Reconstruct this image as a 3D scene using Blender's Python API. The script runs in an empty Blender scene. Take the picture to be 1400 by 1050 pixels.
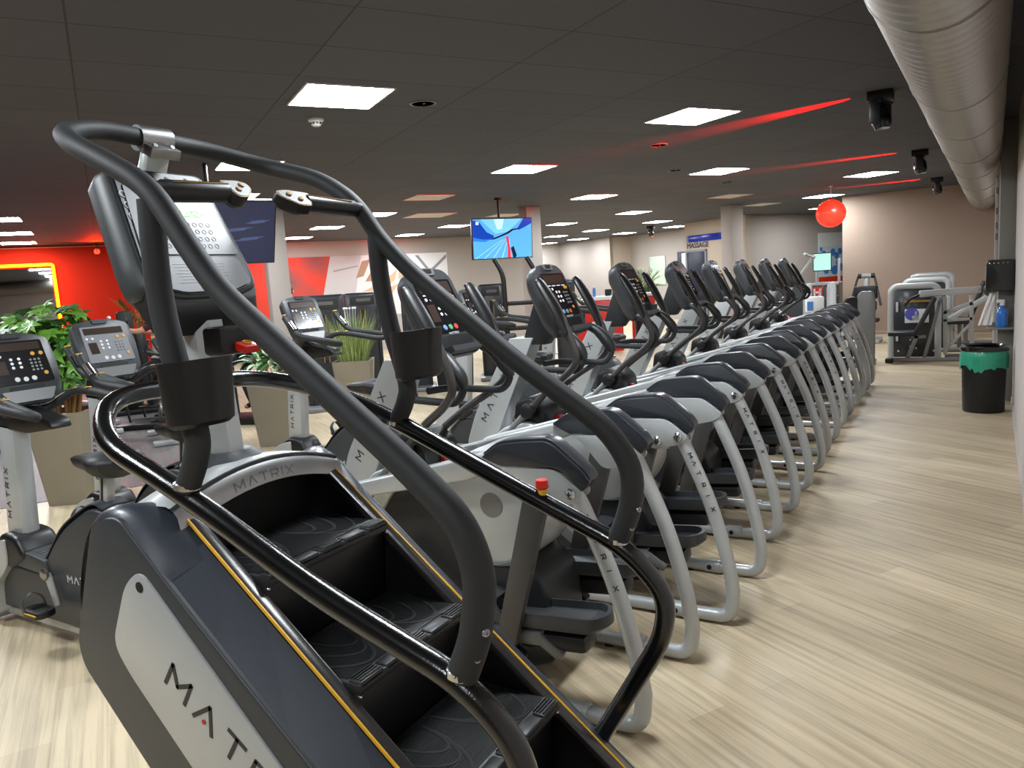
import bpy, bmesh, math, random
from math import sin, cos, pi, radians, sqrt, atan2
from mathutils import Vector, Matrix, noise

# ------------------------------------------------------------------ camera, world, exposure
SC = bpy.context.scene
COL = SC.collection
HEAD = radians(30.65)                      # camera heading, measured from the equipment row
cam_d = bpy.data.cameras.new('camera')
cam_d.sensor_fit = 'HORIZONTAL'; cam_d.sensor_width = 36.0
cam_d.lens = 36.0 * 1035.0 / 1400.0
cam_d.clip_start = 0.02; cam_d.clip_end = 200
cam = bpy.data.objects.new('camera', cam_d); COL.objects.link(cam); SC.camera = cam
fwd = Vector((-sin(HEAD) * cos(radians(7.70)), cos(HEAD) * cos(radians(7.70)), -sin(radians(7.70))))
rgt0 = Vector((cos(HEAD), sin(HEAD), 0)); up0 = rgt0.cross(fwd)
ROLL = radians(-3.69)
rgt = cos(ROLL) * rgt0 + sin(ROLL) * up0; up = -sin(ROLL) * rgt0 + cos(ROLL) * up0
cam.matrix_world = Matrix(((rgt.x, up.x, -fwd.x, 0), (rgt.y, up.y, -fwd.y, 0), (rgt.z, up.z, -fwd.z, 1.65), (0, 0, 0, 1)))

world = bpy.data.worlds.new('world'); SC.world = world; world.use_nodes = True
world.node_tree.nodes['Background'].inputs[0].default_value = (0.5, 0.48, 0.46, 1)
world.node_tree.nodes['Background'].inputs[1].default_value = 0.02
SC.view_settings.view_transform = 'Standard'; SC.view_settings.look = 'None'
SC.view_settings.gamma = 1.0; SC.view_settings.use_curve_mapping = False
SC.view_settings.exposure = 0.0
PANEL_POWER = 68.0                          # emission of the ceiling light diffusers
CEIL = 3.02
# the ceiling grid is turned against the row: axis A (away) and axis B (to the right)
GA = Vector((-cos(radians(31.61)), sin(radians(31.61)))); GB = Vector((sin(radians(31.61)), cos(radians(31.61))))
GROT = atan2(GB.y, GB.x)
def ab(a, b, z=0.0):
    p = GA * a + GB * b
    return Vector((p.x, p.y, z))

# ------------------------------------------------------------------ helpers
def srgb(r, g, b):
    f = lambda c: (c / 255 / 12.92) if c / 255 <= 0.04045 else ((c / 255 + 0.055) / 1.055) ** 2.4
    return (f(r), f(g), f(b), 1)

def mat(name, col, rough=0.5, metal=0.0, spec=0.5, coat=0.0, bump=0.0, bscale=60.0, var=0.0, vscale=8.0, emit=None, estr=0.0, trans=0.0, alpha=1.0):
    m = bpy.data.materials.new(name); m.use_nodes = True
    nt = m.node_tree; b = nt.nodes['Principled BSDF']
    if len(col) == 3: col = srgb(*col)
    b.inputs['Base Color'].default_value = col
    b.inputs['Roughness'].default_value = rough; b.inputs['Metallic'].default_value = metal
    b.inputs['Specular IOR Level'].default_value = spec
    b.inputs['Coat Weight'].default_value = coat; b.inputs['Coat Roughness'].default_value = 0.12
    b.inputs['Transmission Weight'].default_value = trans; b.inputs['Alpha'].default_value = alpha
    if emit is not None:
        b.inputs['Emission Color'].default_value = srgb(*emit) if len(emit) == 3 else emit
        b.inputs['Emission Strength'].default_value = estr
    if bump or var:
        tc = nt.nodes.new('ShaderNodeTexCoord')
        if bump:
            n = nt.nodes.new('ShaderNodeTexNoise'); n.inputs['Scale'].default_value = bscale; n.inputs['Detail'].default_value = 3
            nt.links.new(tc.outputs['Object'], n.inputs['Vector'])
            bp = nt.nodes.new('ShaderNodeBump'); bp.inputs['Strength'].default_value = bump; bp.inputs['Distance'].default_value = 0.003
            nt.links.new(n.outputs['Fac'], bp.inputs['Height']); nt.links.new(bp.outputs['Normal'], b.inputs['Normal'])
        if var:
            n2 = nt.nodes.new('ShaderNodeTexNoise'); n2.inputs['Scale'].default_value = vscale; n2.inputs['Detail'].default_value = 4
            nt.links.new(tc.outputs['Object'], n2.inputs['Vector'])
            mx = nt.nodes.new('ShaderNodeMix'); mx.data_type = 'RGBA'
            mx.inputs[6].default_value = tuple(c * (1 - var) for c in col[:3]) + (1,)
            mx.inputs[7].default_value = tuple(min(1, c * (1 + var)) for c in col[:3]) + (1,)
            nt.links.new(n2.outputs['Fac'], mx.inputs[0]); nt.links.new(mx.outputs[2], b.inputs['Base Color'])
    return m

M = dict(
    silver=mat('silver grey paint', (178, 181, 181), 0.32, 0.25, 0.5, 0.25, var=0.03),
    silver_dark=mat('grey metallic paint', (116, 117, 117), 0.4, 0.3, 0.5, 0.1),
    chrome=mat('chrome', (205, 205, 205), 0.18, 1.0),
    steel=mat('brushed steel', (165, 165, 165), 0.35, 1.0),
    gun=mat('gunmetal arm paint', (70, 67, 65), 0.38, 0.3),
    charcoal=mat('charcoal plastic', (52, 55, 58), 0.42, 0.0, 0.5, bump=0.06, bscale=400),
    blue_char=mat('blue grey shroud plastic', (47, 52, 60), 0.36, 0.0, 0.5, coat=0.15, bump=0.05, bscale=300),
    cover=mat('dark beam cover plastic', (38, 41, 46), 0.34, 0.0, 0.5, coat=0.2, bump=0.05, bscale=300),
    satin=mat('satin black rail', (44, 41, 40), 0.24, 0.0, 0.5),
    chin=mat('dark console underside', (20, 20, 21), 0.6),
    link=mat('dark grey link paint', (74, 72, 70), 0.4, 0.2),
    conbody=mat('console body plastic', (54, 58, 59), 0.45, 0.0, 0.5, bump=0.05, bscale=300),
    dark=mat('dark grey plastic', (34, 35, 37), 0.45),
    black=mat('black plastic', (17, 17, 18), 0.4, bump=0.05, bscale=300),
    gloss=mat('black gloss paint', (10, 10, 11), 0.2, 0.0, 0.6, coat=0.5, bump=0.15, bscale=260),
    rubber=mat('matte rubber grip', (43, 44, 45), 0.62, 0.0, 0.4, bump=0.12, bscale=500),
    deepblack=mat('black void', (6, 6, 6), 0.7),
    yellow=mat('yellow trim', (212, 160, 40), 0.4),
    gold=mat('gold inlay', (158, 122, 62), 0.55, spec=0.25),
    red=mat('red plastic', (205, 36, 22), 0.35),
    orange=mat('orange knob', (225, 130, 20), 0.4),
    amber=mat('amber key', (205, 150, 45), 0.4),
    white=mat('white plastic', (225, 226, 228), 0.4),
    keyblue=mat('blue key', (120, 150, 200), 0.4), keygreen=mat('green key', (90, 160, 110), 0.4), keyred=mat('red key', (215, 70, 70), 0.4),
    overlay=mat('grey console overlay', (128, 130, 133), 0.36, 0.0, 0.35, coat=0.12),
    screen=mat('dark console glass', (22, 21, 24), 0.16, 0.0, 0.7, coat=0.4),
    lcd=mat('brown lcd glass', (58, 46, 40), 0.2),
    ink=mat('dark printed lettering', (40, 40, 42), 0.5), inklight=mat('light printed lettering', (205, 207, 210), 0.4),
    reddot=mat('red dot', (190, 25, 20), 0.4),
    green_led=mat('green led digits', (90, 200, 60), 0.5, emit=(110, 230, 60), estr=2.2),
    taupe=mat('taupe planter', (128, 120, 103), 0.3, 0.0, 0.5, coat=0.2, var=0.04, vscale=5),
    soil=mat('grey granules', (120, 112, 98), 0.9, bump=0.6, bscale=80),
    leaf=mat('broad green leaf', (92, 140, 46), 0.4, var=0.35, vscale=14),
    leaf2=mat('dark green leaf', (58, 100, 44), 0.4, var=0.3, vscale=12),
    grass2=mat('pale grass blade', (176, 186, 122), 0.55, var=0.25, vscale=20),
    grass=mat('grass blade green', (112, 134, 66), 0.5, var=0.3, vscale=20),
    palm=mat('palm green', (86, 112, 46), 0.5, var=0.3, vscale=10),
    var_leaf=mat('variegated leaf', (150, 180, 140), 0.45, var=0.4, vscale=25),
    stem=mat('brown stem', (150, 112, 60), 0.7, var=0.3),
    leather=mat('black upholstery', (24, 24, 26), 0.5, bump=0.1, bscale=200),
    skin=mat('skin', (205, 150, 120), 0.55), hair=mat('brown hair', (96, 62, 36), 0.7), maroon=mat('maroon cloth', (70, 24, 34), 0.9),
    galv=mat('galvanised duct', (176, 172, 166), 0.4, 0.75, var=0.06, vscale=3),
    tvframe=mat('television bezel', (14, 14, 20), 0.3),
)

class MB:
    """collects geometry that becomes ONE mesh"""
    def __init__(s): s.v = []; s.f = []
    def add(s, vs, fs, T=None):
        o = len(s.v)
        s.v += [tuple((T @ Vector(v)) if T is not None else v) for v in vs]
        s.f += [tuple(i + o for i in f) for f in fs]
        return s
    def _bm(s, bm, T=None):
        bm.verts.ensure_lookup_table(); bm.verts.index_update()
        s.add([v.co.copy() for v in bm.verts], [[v.index for v in f.verts] for f in bm.faces], T); bm.free()
    def box(s, c, size, rot=(0, 0, 0), bev=0.0, seg=2, T=None):
        bm = bmesh.new(); bmesh.ops.create_cube(bm, size=1)
        for v in bm.verts: v.co = Vector((v.co.x * size[0], v.co.y * size[1], v.co.z * size[2]))
        if bev: bmesh.ops.bevel(bm, geom=list(bm.edges), offset=min(bev, min(size) * 0.48), segments=seg, profile=0.5, affect='EDGES')
        R = Matrix.Translation(Vector(c)) @ (Matrix.Rotation(rot[2], 4, 'Z') @ Matrix.Rotation(rot[1], 4, 'Y') @ Matrix.Rotation(rot[0], 4, 'X'))
        s._bm(bm, T @ R if T is not None else R); return s
    def bar(s, p0, p1, w, h, bev=0.004, up=(0, 0, 1), w1=None, h1=None):
        """box beam from p0 to p1, width w along side axis, height h along up-ish axis, optional taper"""
        p0 = Vector(p0); p1 = Vector(p1); d = (p1 - p0); L = d.length; d.normalize()
        side = d.cross(Vector(up));
        if side.length < 1e-4: side = d.cross(Vector((0, 1, 0)))
        side.normalize(); u = side.cross(d)
        bm = bmesh.new(); bmesh.ops.create_cube(bm, size=1)
        w1 = w if w1 is None else w1; h1 = h if h1 is None else h1
        for v in bm.verts:
            t = v.co.x + 0.5
            v.co = Vector((v.co.x * L, v.co.y * (w + (w1 - w) * t), v.co.z * (h + (h1 - h) * t)))
        if bev: bmesh.ops.bevel(bm, geom=list(bm.edges), offset=min(bev, w * .45, h * .45, w1 * .45, h1 * .45), segments=2, profile=0.5, affect='EDGES')
        T = Matrix(((d.x, side.x, u.x, 0), (d.y, side.y, u.y, 0), (d.z, side.z, u.z, 0), (0, 0, 0, 1)))
        T.translation = (p0 + p1) / 2
        s._bm(bm, T); return s
    def prism(s, prof, y0, y1, bev=0.0, seg=2, T=None, axis='y'):
        """polygon (x,z) extruded from y0 to y1 (axis y), or (x,y) extruded in z (axis z)"""
        bm = bmesh.new()
        if axis == 'y': mk = lambda p, t: (p[0], t, p[1])
        elif axis == 'z': mk = lambda p, t: (p[0], p[1], t)
        else: mk = lambda p, t: (t, p[0], p[1])
        a = [bm.verts.new(mk(p, y0)) for p in prof]; b = [bm.verts.new(mk(p, y1)) for p in prof]
        n = len(prof)
        bm.faces.new(a); bm.faces.new(list(reversed(b)))
        for i in range(n): bm.faces.new((a[(i + 1) % n], a[i], b[i], b[(i + 1) % n]))
        bmesh.ops.recalc_face_normals(bm, faces=list(bm.faces))
        if bev:
            cap = [e for e in bm.edges if len(set(v.co[1 if axis == 'y' else (2 if axis == 'z' else 0)] for v in e.verts)) == 1]
            bmesh.ops.bevel(bm, geom=cap, offset=bev, segments=seg, profile=0.5, affect='EDGES', clamp_overlap=True)
        s._bm(bm, T); return s
    def tube(s, path, r, seg=14, caps=True, radii=None, flat=None, closed=False, upv=None):
        P = [Vector(p) for p in path]; n = len(P)
        tang = []
        for i in range(n):
            if closed: t = P[(i + 1) % n] - P[(i - 1) % n]
            else: t = P[min(i + 1, n - 1)] - P[max(i - 1, 0)]
            tang.append(t.normalized() if t.length > 1e-9 else Vector((0, 0, 1)))
        ref = Vector(upv) if upv else (Vector((0, 0, 1)) if abs(tang[0].z) < 0.9 else Vector((0, 1, 0)))
        u = (ref - tang[0] * ref.dot(tang[0])).normalized()
        vs = []; fs = []
        for i in range(n):
            if upv: u = (ref - tang[i] * ref.dot(tang[i])).normalized()
            else: u = (u - tang[i] * u.dot(tang[i])).normalized()
            w = tang[i].cross(u)
            rr = radii[i] if radii else r
            ru, rw = (rr, rr) if flat is None else (rr * flat[0], rr * flat[1])
            for k in range(seg):
                a = 2 * pi * k / seg
                vs.append(P[i] + u * (cos(a) * ru) + w * (sin(a) * rw))
        for i in range(n if closed else n - 1):
            for k in range(seg):
                j = (i + 1) % n
                fs.append((i * seg + k, i * seg + (k + 1) % seg, j * seg + (k + 1) % seg, j * seg + k))
        if caps and not closed:
            fs.append(tuple(reversed(range(seg)))); fs.append(tuple((n - 1) * seg + k for k in range(seg)))
        s.add(vs, fs); return s
    def cyl(s, p0, p1, r, seg=18, r1=None):
        return s.tube([p0, p1], r, seg, radii=[r, r if r1 is None else r1])
    def lathe(s, prof, c=(0, 0, 0), seg=24, axis=(0, 0, 1)):
        """profile of (radius, height) revolved round axis through c"""
        ax = Vector(axis).normalized()
        u = ax.orthogonal().normalized(); w = ax.cross(u); c = Vector(c)
        vs = []; fs = []; n = len(prof)
        for r, h in prof:
            for k in range(seg):
                a = 2 * pi * k / seg
                vs.append(c + ax * h + (u * cos(a) + w * sin(a)) * r)
        for i in range(n - 1):
            for k in range(seg):
                fs.append((i * seg + k, i * seg + (k + 1) % seg, (i + 1) * seg + (k + 1) % seg, (i + 1) * seg + k))
        if prof[0][0] > 1e-6: fs.append(tuple(reversed(range(seg))))
        if prof[-1][0] > 1e-6: fs.append(tuple((n - 1) * seg + k for k in range(seg)))
        s.add(vs, fs); return s
    def ball(s, c, r, seg=18, rings=10, sc=(1, 1, 1), T=None):
        vs = []; fs = []
        for i in range(rings + 1):
            t = pi * i / rings
            for k in range(seg):
                a = 2 * pi * k / seg
                vs.append((c[0] + r * sc[0] * sin(t) * cos(a), c[1] + r * sc[1] * sin(t) * sin(a), c[2] + r * sc[2] * cos(t)))
        for i in range(rings):
            for k in range(seg):
                fs.append((i * seg + k, (i + 1) * seg + k, (i + 1) * seg + (k + 1) % seg, i * seg + (k + 1) % seg))
        s.add(vs, fs, T); return s
    def loft(s, rings, cap0=True, cap1=True):
        """rings: list of equal-length closed loops of points"""
        m = len(rings[0]); vs = [p for r in rings for p in r]; fs = []
        for i in range(len(rings) - 1):
            for k in range(m):
                fs.append((i * m + k, i * m + (k + 1) % m, (i + 1) * m + (k + 1) % m, (i + 1) * m + k))
        if cap0: fs.append(tuple(reversed(range(m))))
        if cap1: fs.append(tuple((len(rings) - 1) * m + k for k in range(m)))
        s.add(vs, fs); return s
    def quad(s, a, b, c, d): return s.add([a, b, c, d], [(0, 1, 2, 3)])
    def build(s, name, m, parent=None, org=None, label=None, kind=None, sharp=35):
        me = bpy.data.meshes.new(name)
        o3 = org if org is not None else Vector((0, 0, 0))
        me.from_pydata([(v[0] - o3[0], v[1] - o3[1], v[2] - o3[2]) for v in s.v], [], s.f)
        bm = bmesh.new(); bm.from_mesh(me)
        bmesh.ops.remove_doubles(bm, verts=bm.verts, dist=1e-6)
        bmesh.ops.recalc_face_normals(bm, faces=bm.faces); bm.to_mesh(me); bm.free()
        me.polygons.foreach_set('use_smooth', [True] * len(me.polygons))
        me.set_sharp_from_angle(angle=radians(sharp))
        me.materials.append(M[m] if isinstance(m, str) else m)
        o = bpy.data.objects.new(name, me); COL.objects.link(o)
        if parent is not None: o.parent = parent
        if label: o['label'] = label
        if kind: o['kind'] = kind
        return o

def tag(o, label, cat, group=None, kind=None):
    o['label'] = label; o['category'] = cat
    if group: o['group'] = group
    if kind: o['kind'] = kind
    return o
def empty(name, loc, label, cat, rz=0.0, group=None):
    o = bpy.data.objects.new(name, None); COL.objects.link(o); o.empty_display_size = 0.1
    o.location = loc; o.rotation_euler = (0, 0, rz)
    return tag(o, label, cat, group)
def single(mb, name, m, label, cat, group=None, loc=None, rz=0.0):
    o = mb.build(name, m); tag(o, label, cat, group)
    if loc is not None: o.location = loc
    o.rotation_euler = (0, 0, rz)
    return o
def struct(mb, name, m):
    return mb.build(name, m, kind='structure')
def copy_tree(o, parent=None):
    c = o.copy(); COL.objects.link(c)
    if parent is not None: c.parent = parent
    for ch in list(o.children): copy_tree(ch, c)
    return c
def fillet(pts, r, n=6):
    """rounded polyline; r may be a list per inner vertex"""
    P = [Vector(p) for p in pts]; out = [P[0]]
    for i in range(1, len(P) - 1):
        a = P[i - 1] - P[i]; b = P[i + 1] - P[i]; la = a.length; lb = b.length
        rr = r[i - 1] if isinstance(r, (list, tuple)) else r
        d = min(rr, la * 0.49, lb * 0.49)
        p0 = P[i] + a.normalized() * d; p1 = P[i] + b.normalized() * d
        for k in range(n + 1):
            t = k / n
            out.append(p0 * (1 - t) ** 2 + P[i] * 2 * t * (1 - t) + p1 * t * t)
    out.append(P[-1]); return out
def spline(pts, n=6):
    P = [Vector(p) for p in pts]; P = [P[0] * 2 - P[1]] + P + [P[-1] * 2 - P[-2]]; out = []
    for i in range(1, len(P) - 2):
        for k in range(n):
            t = k / n; a, b, c, d = P[i - 1], P[i], P[i + 1], P[i + 2]
            out.append(0.5 * ((2 * b) + (c - a) * t + (2 * a - 5 * b + 4 * c - d) * t * t + (3 * b - a - 3 * c + d) * t ** 3))
    out.append(P[-2]); return out
def round_poly(pts, r, n=4):
    """closed 2-D polygon with rounded corners"""
    out = []; m = len(pts)
    for i in range(m):
        p = Vector(pts[i]); a = Vector(pts[i - 1]) - p; b = Vector(pts[(i + 1) % m]) - p
        rr = r[i] if isinstance(r, (list, tuple)) else r
        d = min(rr, a.length * .49, b.length * .49)
        p0 = p + a.normalized() * d; p1 = p + b.normalized() * d
        if rr <= 0: out.append(tuple(p)); continue
        for k in range(n + 1):
            t = k / n; out.append(tuple(p0 * (1 - t) ** 2 + p * 2 * t * (1 - t) + p1 * t * t))
    return out
def frame(o, ux, uy):
    """matrix whose x/y axes are ux/uy at origin o (z = normal)"""
    ux = Vector(ux).normalized(); uy = Vector(uy); uy = (uy - ux * uy.dot(ux)).normalized(); uz = ux.cross(uy)
    return Matrix(((ux.x, uy.x, uz.x, o[0]), (ux.y, uy.y, uz.y, o[1]), (ux.z, uy.z, uz.z, o[2]), (0, 0, 0, 1)))
GLYPH = {  # stroke letters in a unit-high box: lists of polylines
    'M': (1.15, [[(0, 0), (0.02, 1), (0.575, 0.35), (1.13, 1), (1.15, 0)]]),
    'A': (1.05, [[(0, 0), (0.525, 1), (1.05, 0)]]),
    'T': (0.95, [[(0, 1), (0.95, 1)], [(0.475, 1), (0.475, 0)]]),
    'R': (0.9, [[(0, 0), (0, 1), (0.75, 1), (0.88, 0.85), (0.88, 0.6), (0.75, 0.45), (0.05, 0.45)], [(0.45, 0.45), (0.9, 0)]]),
    'I': (0.1, [[(0.05, 0), (0.05, 1)]]),
    'X': (0.95, [[(0, 0), (0.95, 1)], [(0, 1), (0.95, 0)]]),
}
def lettering(T, text, h, gap=0.35, w=0.14, depth=0.0012, mb=None):
    """stroke lettering lying in the xy plane of T, growing along +x"""
    mb = mb or MB(); x = 0
    for ch in text:
        wd, lines = GLYPH[ch]
        for ln in lines:
            for p, q in zip(ln[:-1], ln[1:]):
                p = Vector((x + p[0] * h, p[1] * h, 0)); q = Vector((x + q[0] * h, q[1] * h, 0))
                d = (q - p).normalized(); nrm = Vector((-d.y, d.x, 0)) * (w * h / 2); e = d * (w * h * 0.3)
                p -= e; q += e
                z = Vector((0, 0, depth))
                vs = [p + nrm, p - nrm, q - nrm, q + nrm]
                mb.add([tuple(v) for v in vs] + [tuple(v + z) for v in vs], [(3, 2, 1, 0), (4, 5, 6, 7), (0, 1, 5, 4), (1, 2, 6, 5), (2, 3, 7, 6), (3, 0, 4, 7)], T)
        x += (wd + gap) * h
    return mb
def lettering_len(text, h, gap=0.35): return sum(GLYPH[c][0] + gap for c in text) * h - gap * h
def text_mesh(s, size, name, m, T, parent=None, ext=0.002, align='LEFT'):
    cu = bpy.data.curves.new(name, 'FONT'); cu.body = s; cu.size = size; cu.extrude = ext; cu.align_x = align
    t = bpy.data.objects.new(name, cu); COL.objects.link(t)
    dg = bpy.context.evaluated_depsgraph_get()
    me = bpy.data.meshes.new_from_object(t.evaluated_get(dg)); bpy.data.objects.remove(t); bpy.data.curves.remove(cu)
    me.name = name
    me.transform(T); me.materials.clear(); me.materials.append(M[m] if isinstance(m, str) else m)
    o = bpy.data.objects.new(name, me); COL.objects.link(o)
    if parent is not None: o.parent = parent
    return o
# ------------------------------------------------------------------ the setting
GANG = atan2(GA.y, GA.x)
def nodes(name):
    m = bpy.data.materials.new(name); m.use_nodes = True
    return m, m.node_tree, m.node_tree.nodes['Principled BSDF']
def grid_coords(nt):
    tc = nt.nodes.new('ShaderNodeTexCoord'); mp = nt.nodes.new('ShaderNodeMapping')
    mp.inputs['Rotation'].default_value = (0, 0, -GANG)
    nt.links.new(tc.outputs['Object'], mp.inputs['Vector']); return mp
def plank_material(name, c1, c2, streak_dark, rough, mortar=0.003, contrast=1.0):
    m, nt, b = nodes(name); mp = grid_coords(nt); L = nt.links.new
    br = nt.nodes.new('ShaderNodeTexBrick'); br.inputs['Scale'].default_value = 1
    br.inputs['Brick Width'].default_value = 1.25; br.inputs['Row Height'].default_value = 0.19
    br.inputs['Mortar Size'].default_value = 0.0012; br.inputs['Mortar Smooth'].default_value = 0.3
    br.inputs['Color1'].default_value = srgb(*c1); br.inputs['Color2'].default_value = srgb(*c2)
    br.inputs['Mortar'].default_value = srgb(*[int(c * 0.86) for c in c1]); br.offset = 0.37
    L(mp.outputs[0], br.inputs['Vector'])
    st = nt.nodes.new('ShaderNodeMapping'); st.inputs['Scale'].default_value = (0.7, 21, 1); L(mp.outputs[0], st.inputs['Vector'])
    n1 = nt.nodes.new('ShaderNodeTexNoise'); n1.inputs['Scale'].default_value = 1.5; n1.inputs['Detail'].default_value = 8; n1.inputs['Roughness'].default_value = 0.62; n1.inputs['Distortion'].default_value = 0.25
    L(st.outputs[0], n1.inputs['Vector'])
    rp = nt.nodes.new('ShaderNodeValToRGB')
    rp.color_ramp.elements[0].position = 0.33; rp.color_ramp.elements[0].color = (streak_dark,) * 3 + (1,)
    rp.color_ramp.elements[1].position = 0.56; rp.color_ramp.elements[1].color = (1, 1, 1, 1)
    L(n1.outputs['Fac'], rp.inputs[0])
    mul = nt.nodes.new('ShaderNodeMix'); mul.data_type = 'RGBA'; mul.blend_type = 'MULTIPLY'; mul.inputs[0].default_value = 1
    L(br.outputs['Color'], mul.inputs[6]); L(rp.outputs[0], mul.inputs[7])
    n2 = nt.nodes.new('ShaderNodeTexNoise'); n2.inputs['Scale'].default_value = 0.9; n2.inputs['Detail'].default_value = 3
    s2 = nt.nodes.new('ShaderNodeMapping'); s2.inputs['Scale'].default_value = (1, 4, 1); L(mp.outputs[0], s2.inputs['Vector']); L(s2.outputs[0], n2.inputs['Vector'])
    r2 = nt.nodes.new('ShaderNodeValToRGB'); r2.color_ramp.elements[0].position = 0.3; r2.color_ramp.elements[0].color = (0.84, 0.83, 0.82, 1); r2.color_ramp.elements[1].position = 0.7; r2.color_ramp.elements[1].color = (1.05, 1.04, 1.03, 1)
    L(n2.outputs['Fac'], r2.inputs[0])
    m2 = nt.nodes.new('ShaderNodeMix'); m2.data_type = 'RGBA'; m2.blend_type = 'MULTIPLY'; m2.inputs[0].default_value = 1
    L(mul.outputs[2], m2.inputs[6]); L(r2.outputs[0], m2.inputs[7]); L(m2.outputs[2], b.inputs['Base Color'])
    b.inputs['Roughness'].default_value = rough; b.inputs['Specular IOR Level'].default_value = 0.4
    bp = nt.nodes.new('ShaderNodeBump'); bp.inputs['Strength'].default_value = 0.15; bp.inputs['Distance'].default_value = 0.002
    L(n1.outputs['Fac'], bp.inputs['Height']); L(bp.outputs[0], b.inputs['Normal'])
    return m
M['planks'] = plank_material('light wood plank floor', (206, 190, 160), (188, 171, 142), 0.66, 0.42)
M['dark_floor'] = plank_material('dark wood plank floor', (112, 104, 102), (96, 90, 89), 0.75, 0.5)

m, nt, b = nodes('charcoal ceiling tiles'); mp = grid_coords(nt)
br = nt.nodes.new('ShaderNodeTexBrick'); br.offset = 0.0
br.inputs['Scale'].default_value = 1; br.inputs['Brick Width'].default_value = 0.625; br.inputs['Row Height'].default_value = 1.25
br.inputs['Mortar Size'].default_value = 0.006; br.inputs['Mortar Smooth'].default_value = 0.2
br.inputs['Color1'].default_value = srgb(89, 90, 95); br.inputs['Color2'].default_value = srgb(84, 85, 90); br.inputs['Mortar'].default_value = srgb(62, 60, 62)
nt.links.new(mp.outputs[0], br.inputs['Vector']); nt.links.new(br.outputs['Color'], b.inputs['Base Color'])
b.inputs['Roughness'].default_value = 0.75; b.inputs['Specular IOR Level'].default_value = 0.25
M['ceil'] = m
M['wall_grey'] = mat('warm grey wall paint', (170, 160, 152), 0.8, bump=0.05, bscale=120)
M['wall_brown'] = mat('taupe brown wall paint', (164, 144, 128), 0.8, bump=0.05, bscale=120)
M['wall_beige'] = mat('beige wall paint', (178, 163, 146), 0.8, bump=0.05, bscale=120)
M['wall_light'] = mat('light grey wall paint', (188, 180, 174), 0.8, bump=0.05, bscale=120)
M['wall_red'] = mat('red orange wall paint', (184, 33, 6), 0.85, spec=0.2, bump=0.05, bscale=120)
M['pilaster'] = mat('dark grey pilaster paint', (128, 126, 118), 0.7)
M['skirt'] = mat('skirting', (170, 150, 132), 0.5)

struct(MB().box((-12, 14, -0.05), (60, 60, 0.1)), 'floor', 'planks')
struct(MB().box((-12, 14, CEIL + 0.05), (60, 60, 0.1)), 'ceiling', 'ceil')
def abwall(name, m, a0, b0, a1, b1, thick=0.12, z0=0.0, z1=CEIL, side=1):
    """wall panel between two grid points; thickness goes to the far side (side=1: +A/+B)"""
    p0, p1 = ab(a0, b0), ab(a1, b1); d = (p1 - p0).normalized(); nn = Vector((-d.y, d.x, 0)) * thick * side
    q = [p0, p1, p1 + nn, p0 + nn]
    mb = MB(); mb.add([(v.x, v.y, z) for z in (z0, z1) for v in q], [(0, 1, 2, 3), (7, 6, 5, 4), (0, 4, 5, 1), (1, 5, 6, 2), (2, 6, 7, 3), (3, 7, 4, 0)])
    return struct(mb, name, m)
# dark floor zone of the free area, in front of the red wall
p = [ab(7.66, -16), ab(7.66, 1.05), ab(18.8, 1.05), ab(18.8, -16)]
mb = MB(); mb.prism([(v.x, v.y) for v in p], 0.0, 0.004, axis='z'); struct(mb, 'floor_2', 'dark_floor')
abwall('wall_red', 'wall_red', 18.8, -16, 18.8, 0.84)
abwall('wall_return', 'wall_grey', 18.92, 0.84, 20.3, 0.84, side=1)
abwall('wall_mural', 'wall_grey', 20.3, 0.6, 20.3, 11.4)
abwall('wall_side', 'wall_grey', 20.42, 11.4, 26.5, 11.4)
abwall('wall_far', 'wall_grey', 26.5, 11.2, 26.5, 16.7)
abwall('wall_desk', 'wall_grey', 26.5, 16.5, 23.0, 16.5)
abwall('wall_niche', 'wall_beige', 23.0, 16.48, 23.0, 17.5)
abwall('wall_corridor', 'wall_grey', 23.0, 17.4, 18.0, 17.4)
abwall('wall_massage', 'wall_beige', 17.75, 15.45, 15.3, 15.45, thick=0.16)
abwall('wall_centre', 'wall_grey', 15.4, 15.45, 15.4, 22.0)
struct(MB().box((0.42, 18.45, CEIL / 2), (5.2, 0.3, CEIL)), 'wall_brown', 'wall_brown')
# right wall, slightly out of parallel with the row
def wx(y): return 0.20 + 0.0345 * y
mb = MB(); mb.add([(x, y, z) for z in (0, CEIL) for x, y in ((wx(-7), -7), (wx(18.6), 18.6), (wx(18.6) + .2, 18.6), (wx(-7) + .2, -7))], [(0, 1, 2, 3), (7, 6, 5, 4), (0, 4, 5, 1), (1, 5, 6, 2), (2, 6, 7, 3), (3, 7, 4, 0)])
struct(mb, 'wall_right', 'wall_light')
mb = MB(); mb.add([(x, y, z) for z in (0, .07) for x, y in ((wx(-7) - .012, -7), (wx(9.7) - .012, 9.7), (wx(9.7), 9.7), (wx(-7), -7))], [(0, 1, 2, 3), (7, 6, 5, 4), (0, 4, 5, 1), (1, 5, 6, 2), (2, 6, 7, 3), (3, 7, 4, 0)])
struct(mb, 'baseboard_right', 'wall_light')
struct(MB().box((-.66, 18.29, .04), (3.0, .02, .08), bev=.004), 'baseboard_brown', 'skirt')
struct(MB().box((-12, -6.5, CEIL / 2), (44, 0.2, CEIL)), 'wall_back', 'wall_grey')
abwall('wall_left', 'wall_grey', -12, -16, 18.8, -16, side=-1)
struct(MB().box((0.475, 9.98, CEIL / 2), (0.165, 0.3, CEIL), bev=.004), 'trim_1', 'pilaster')
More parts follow.
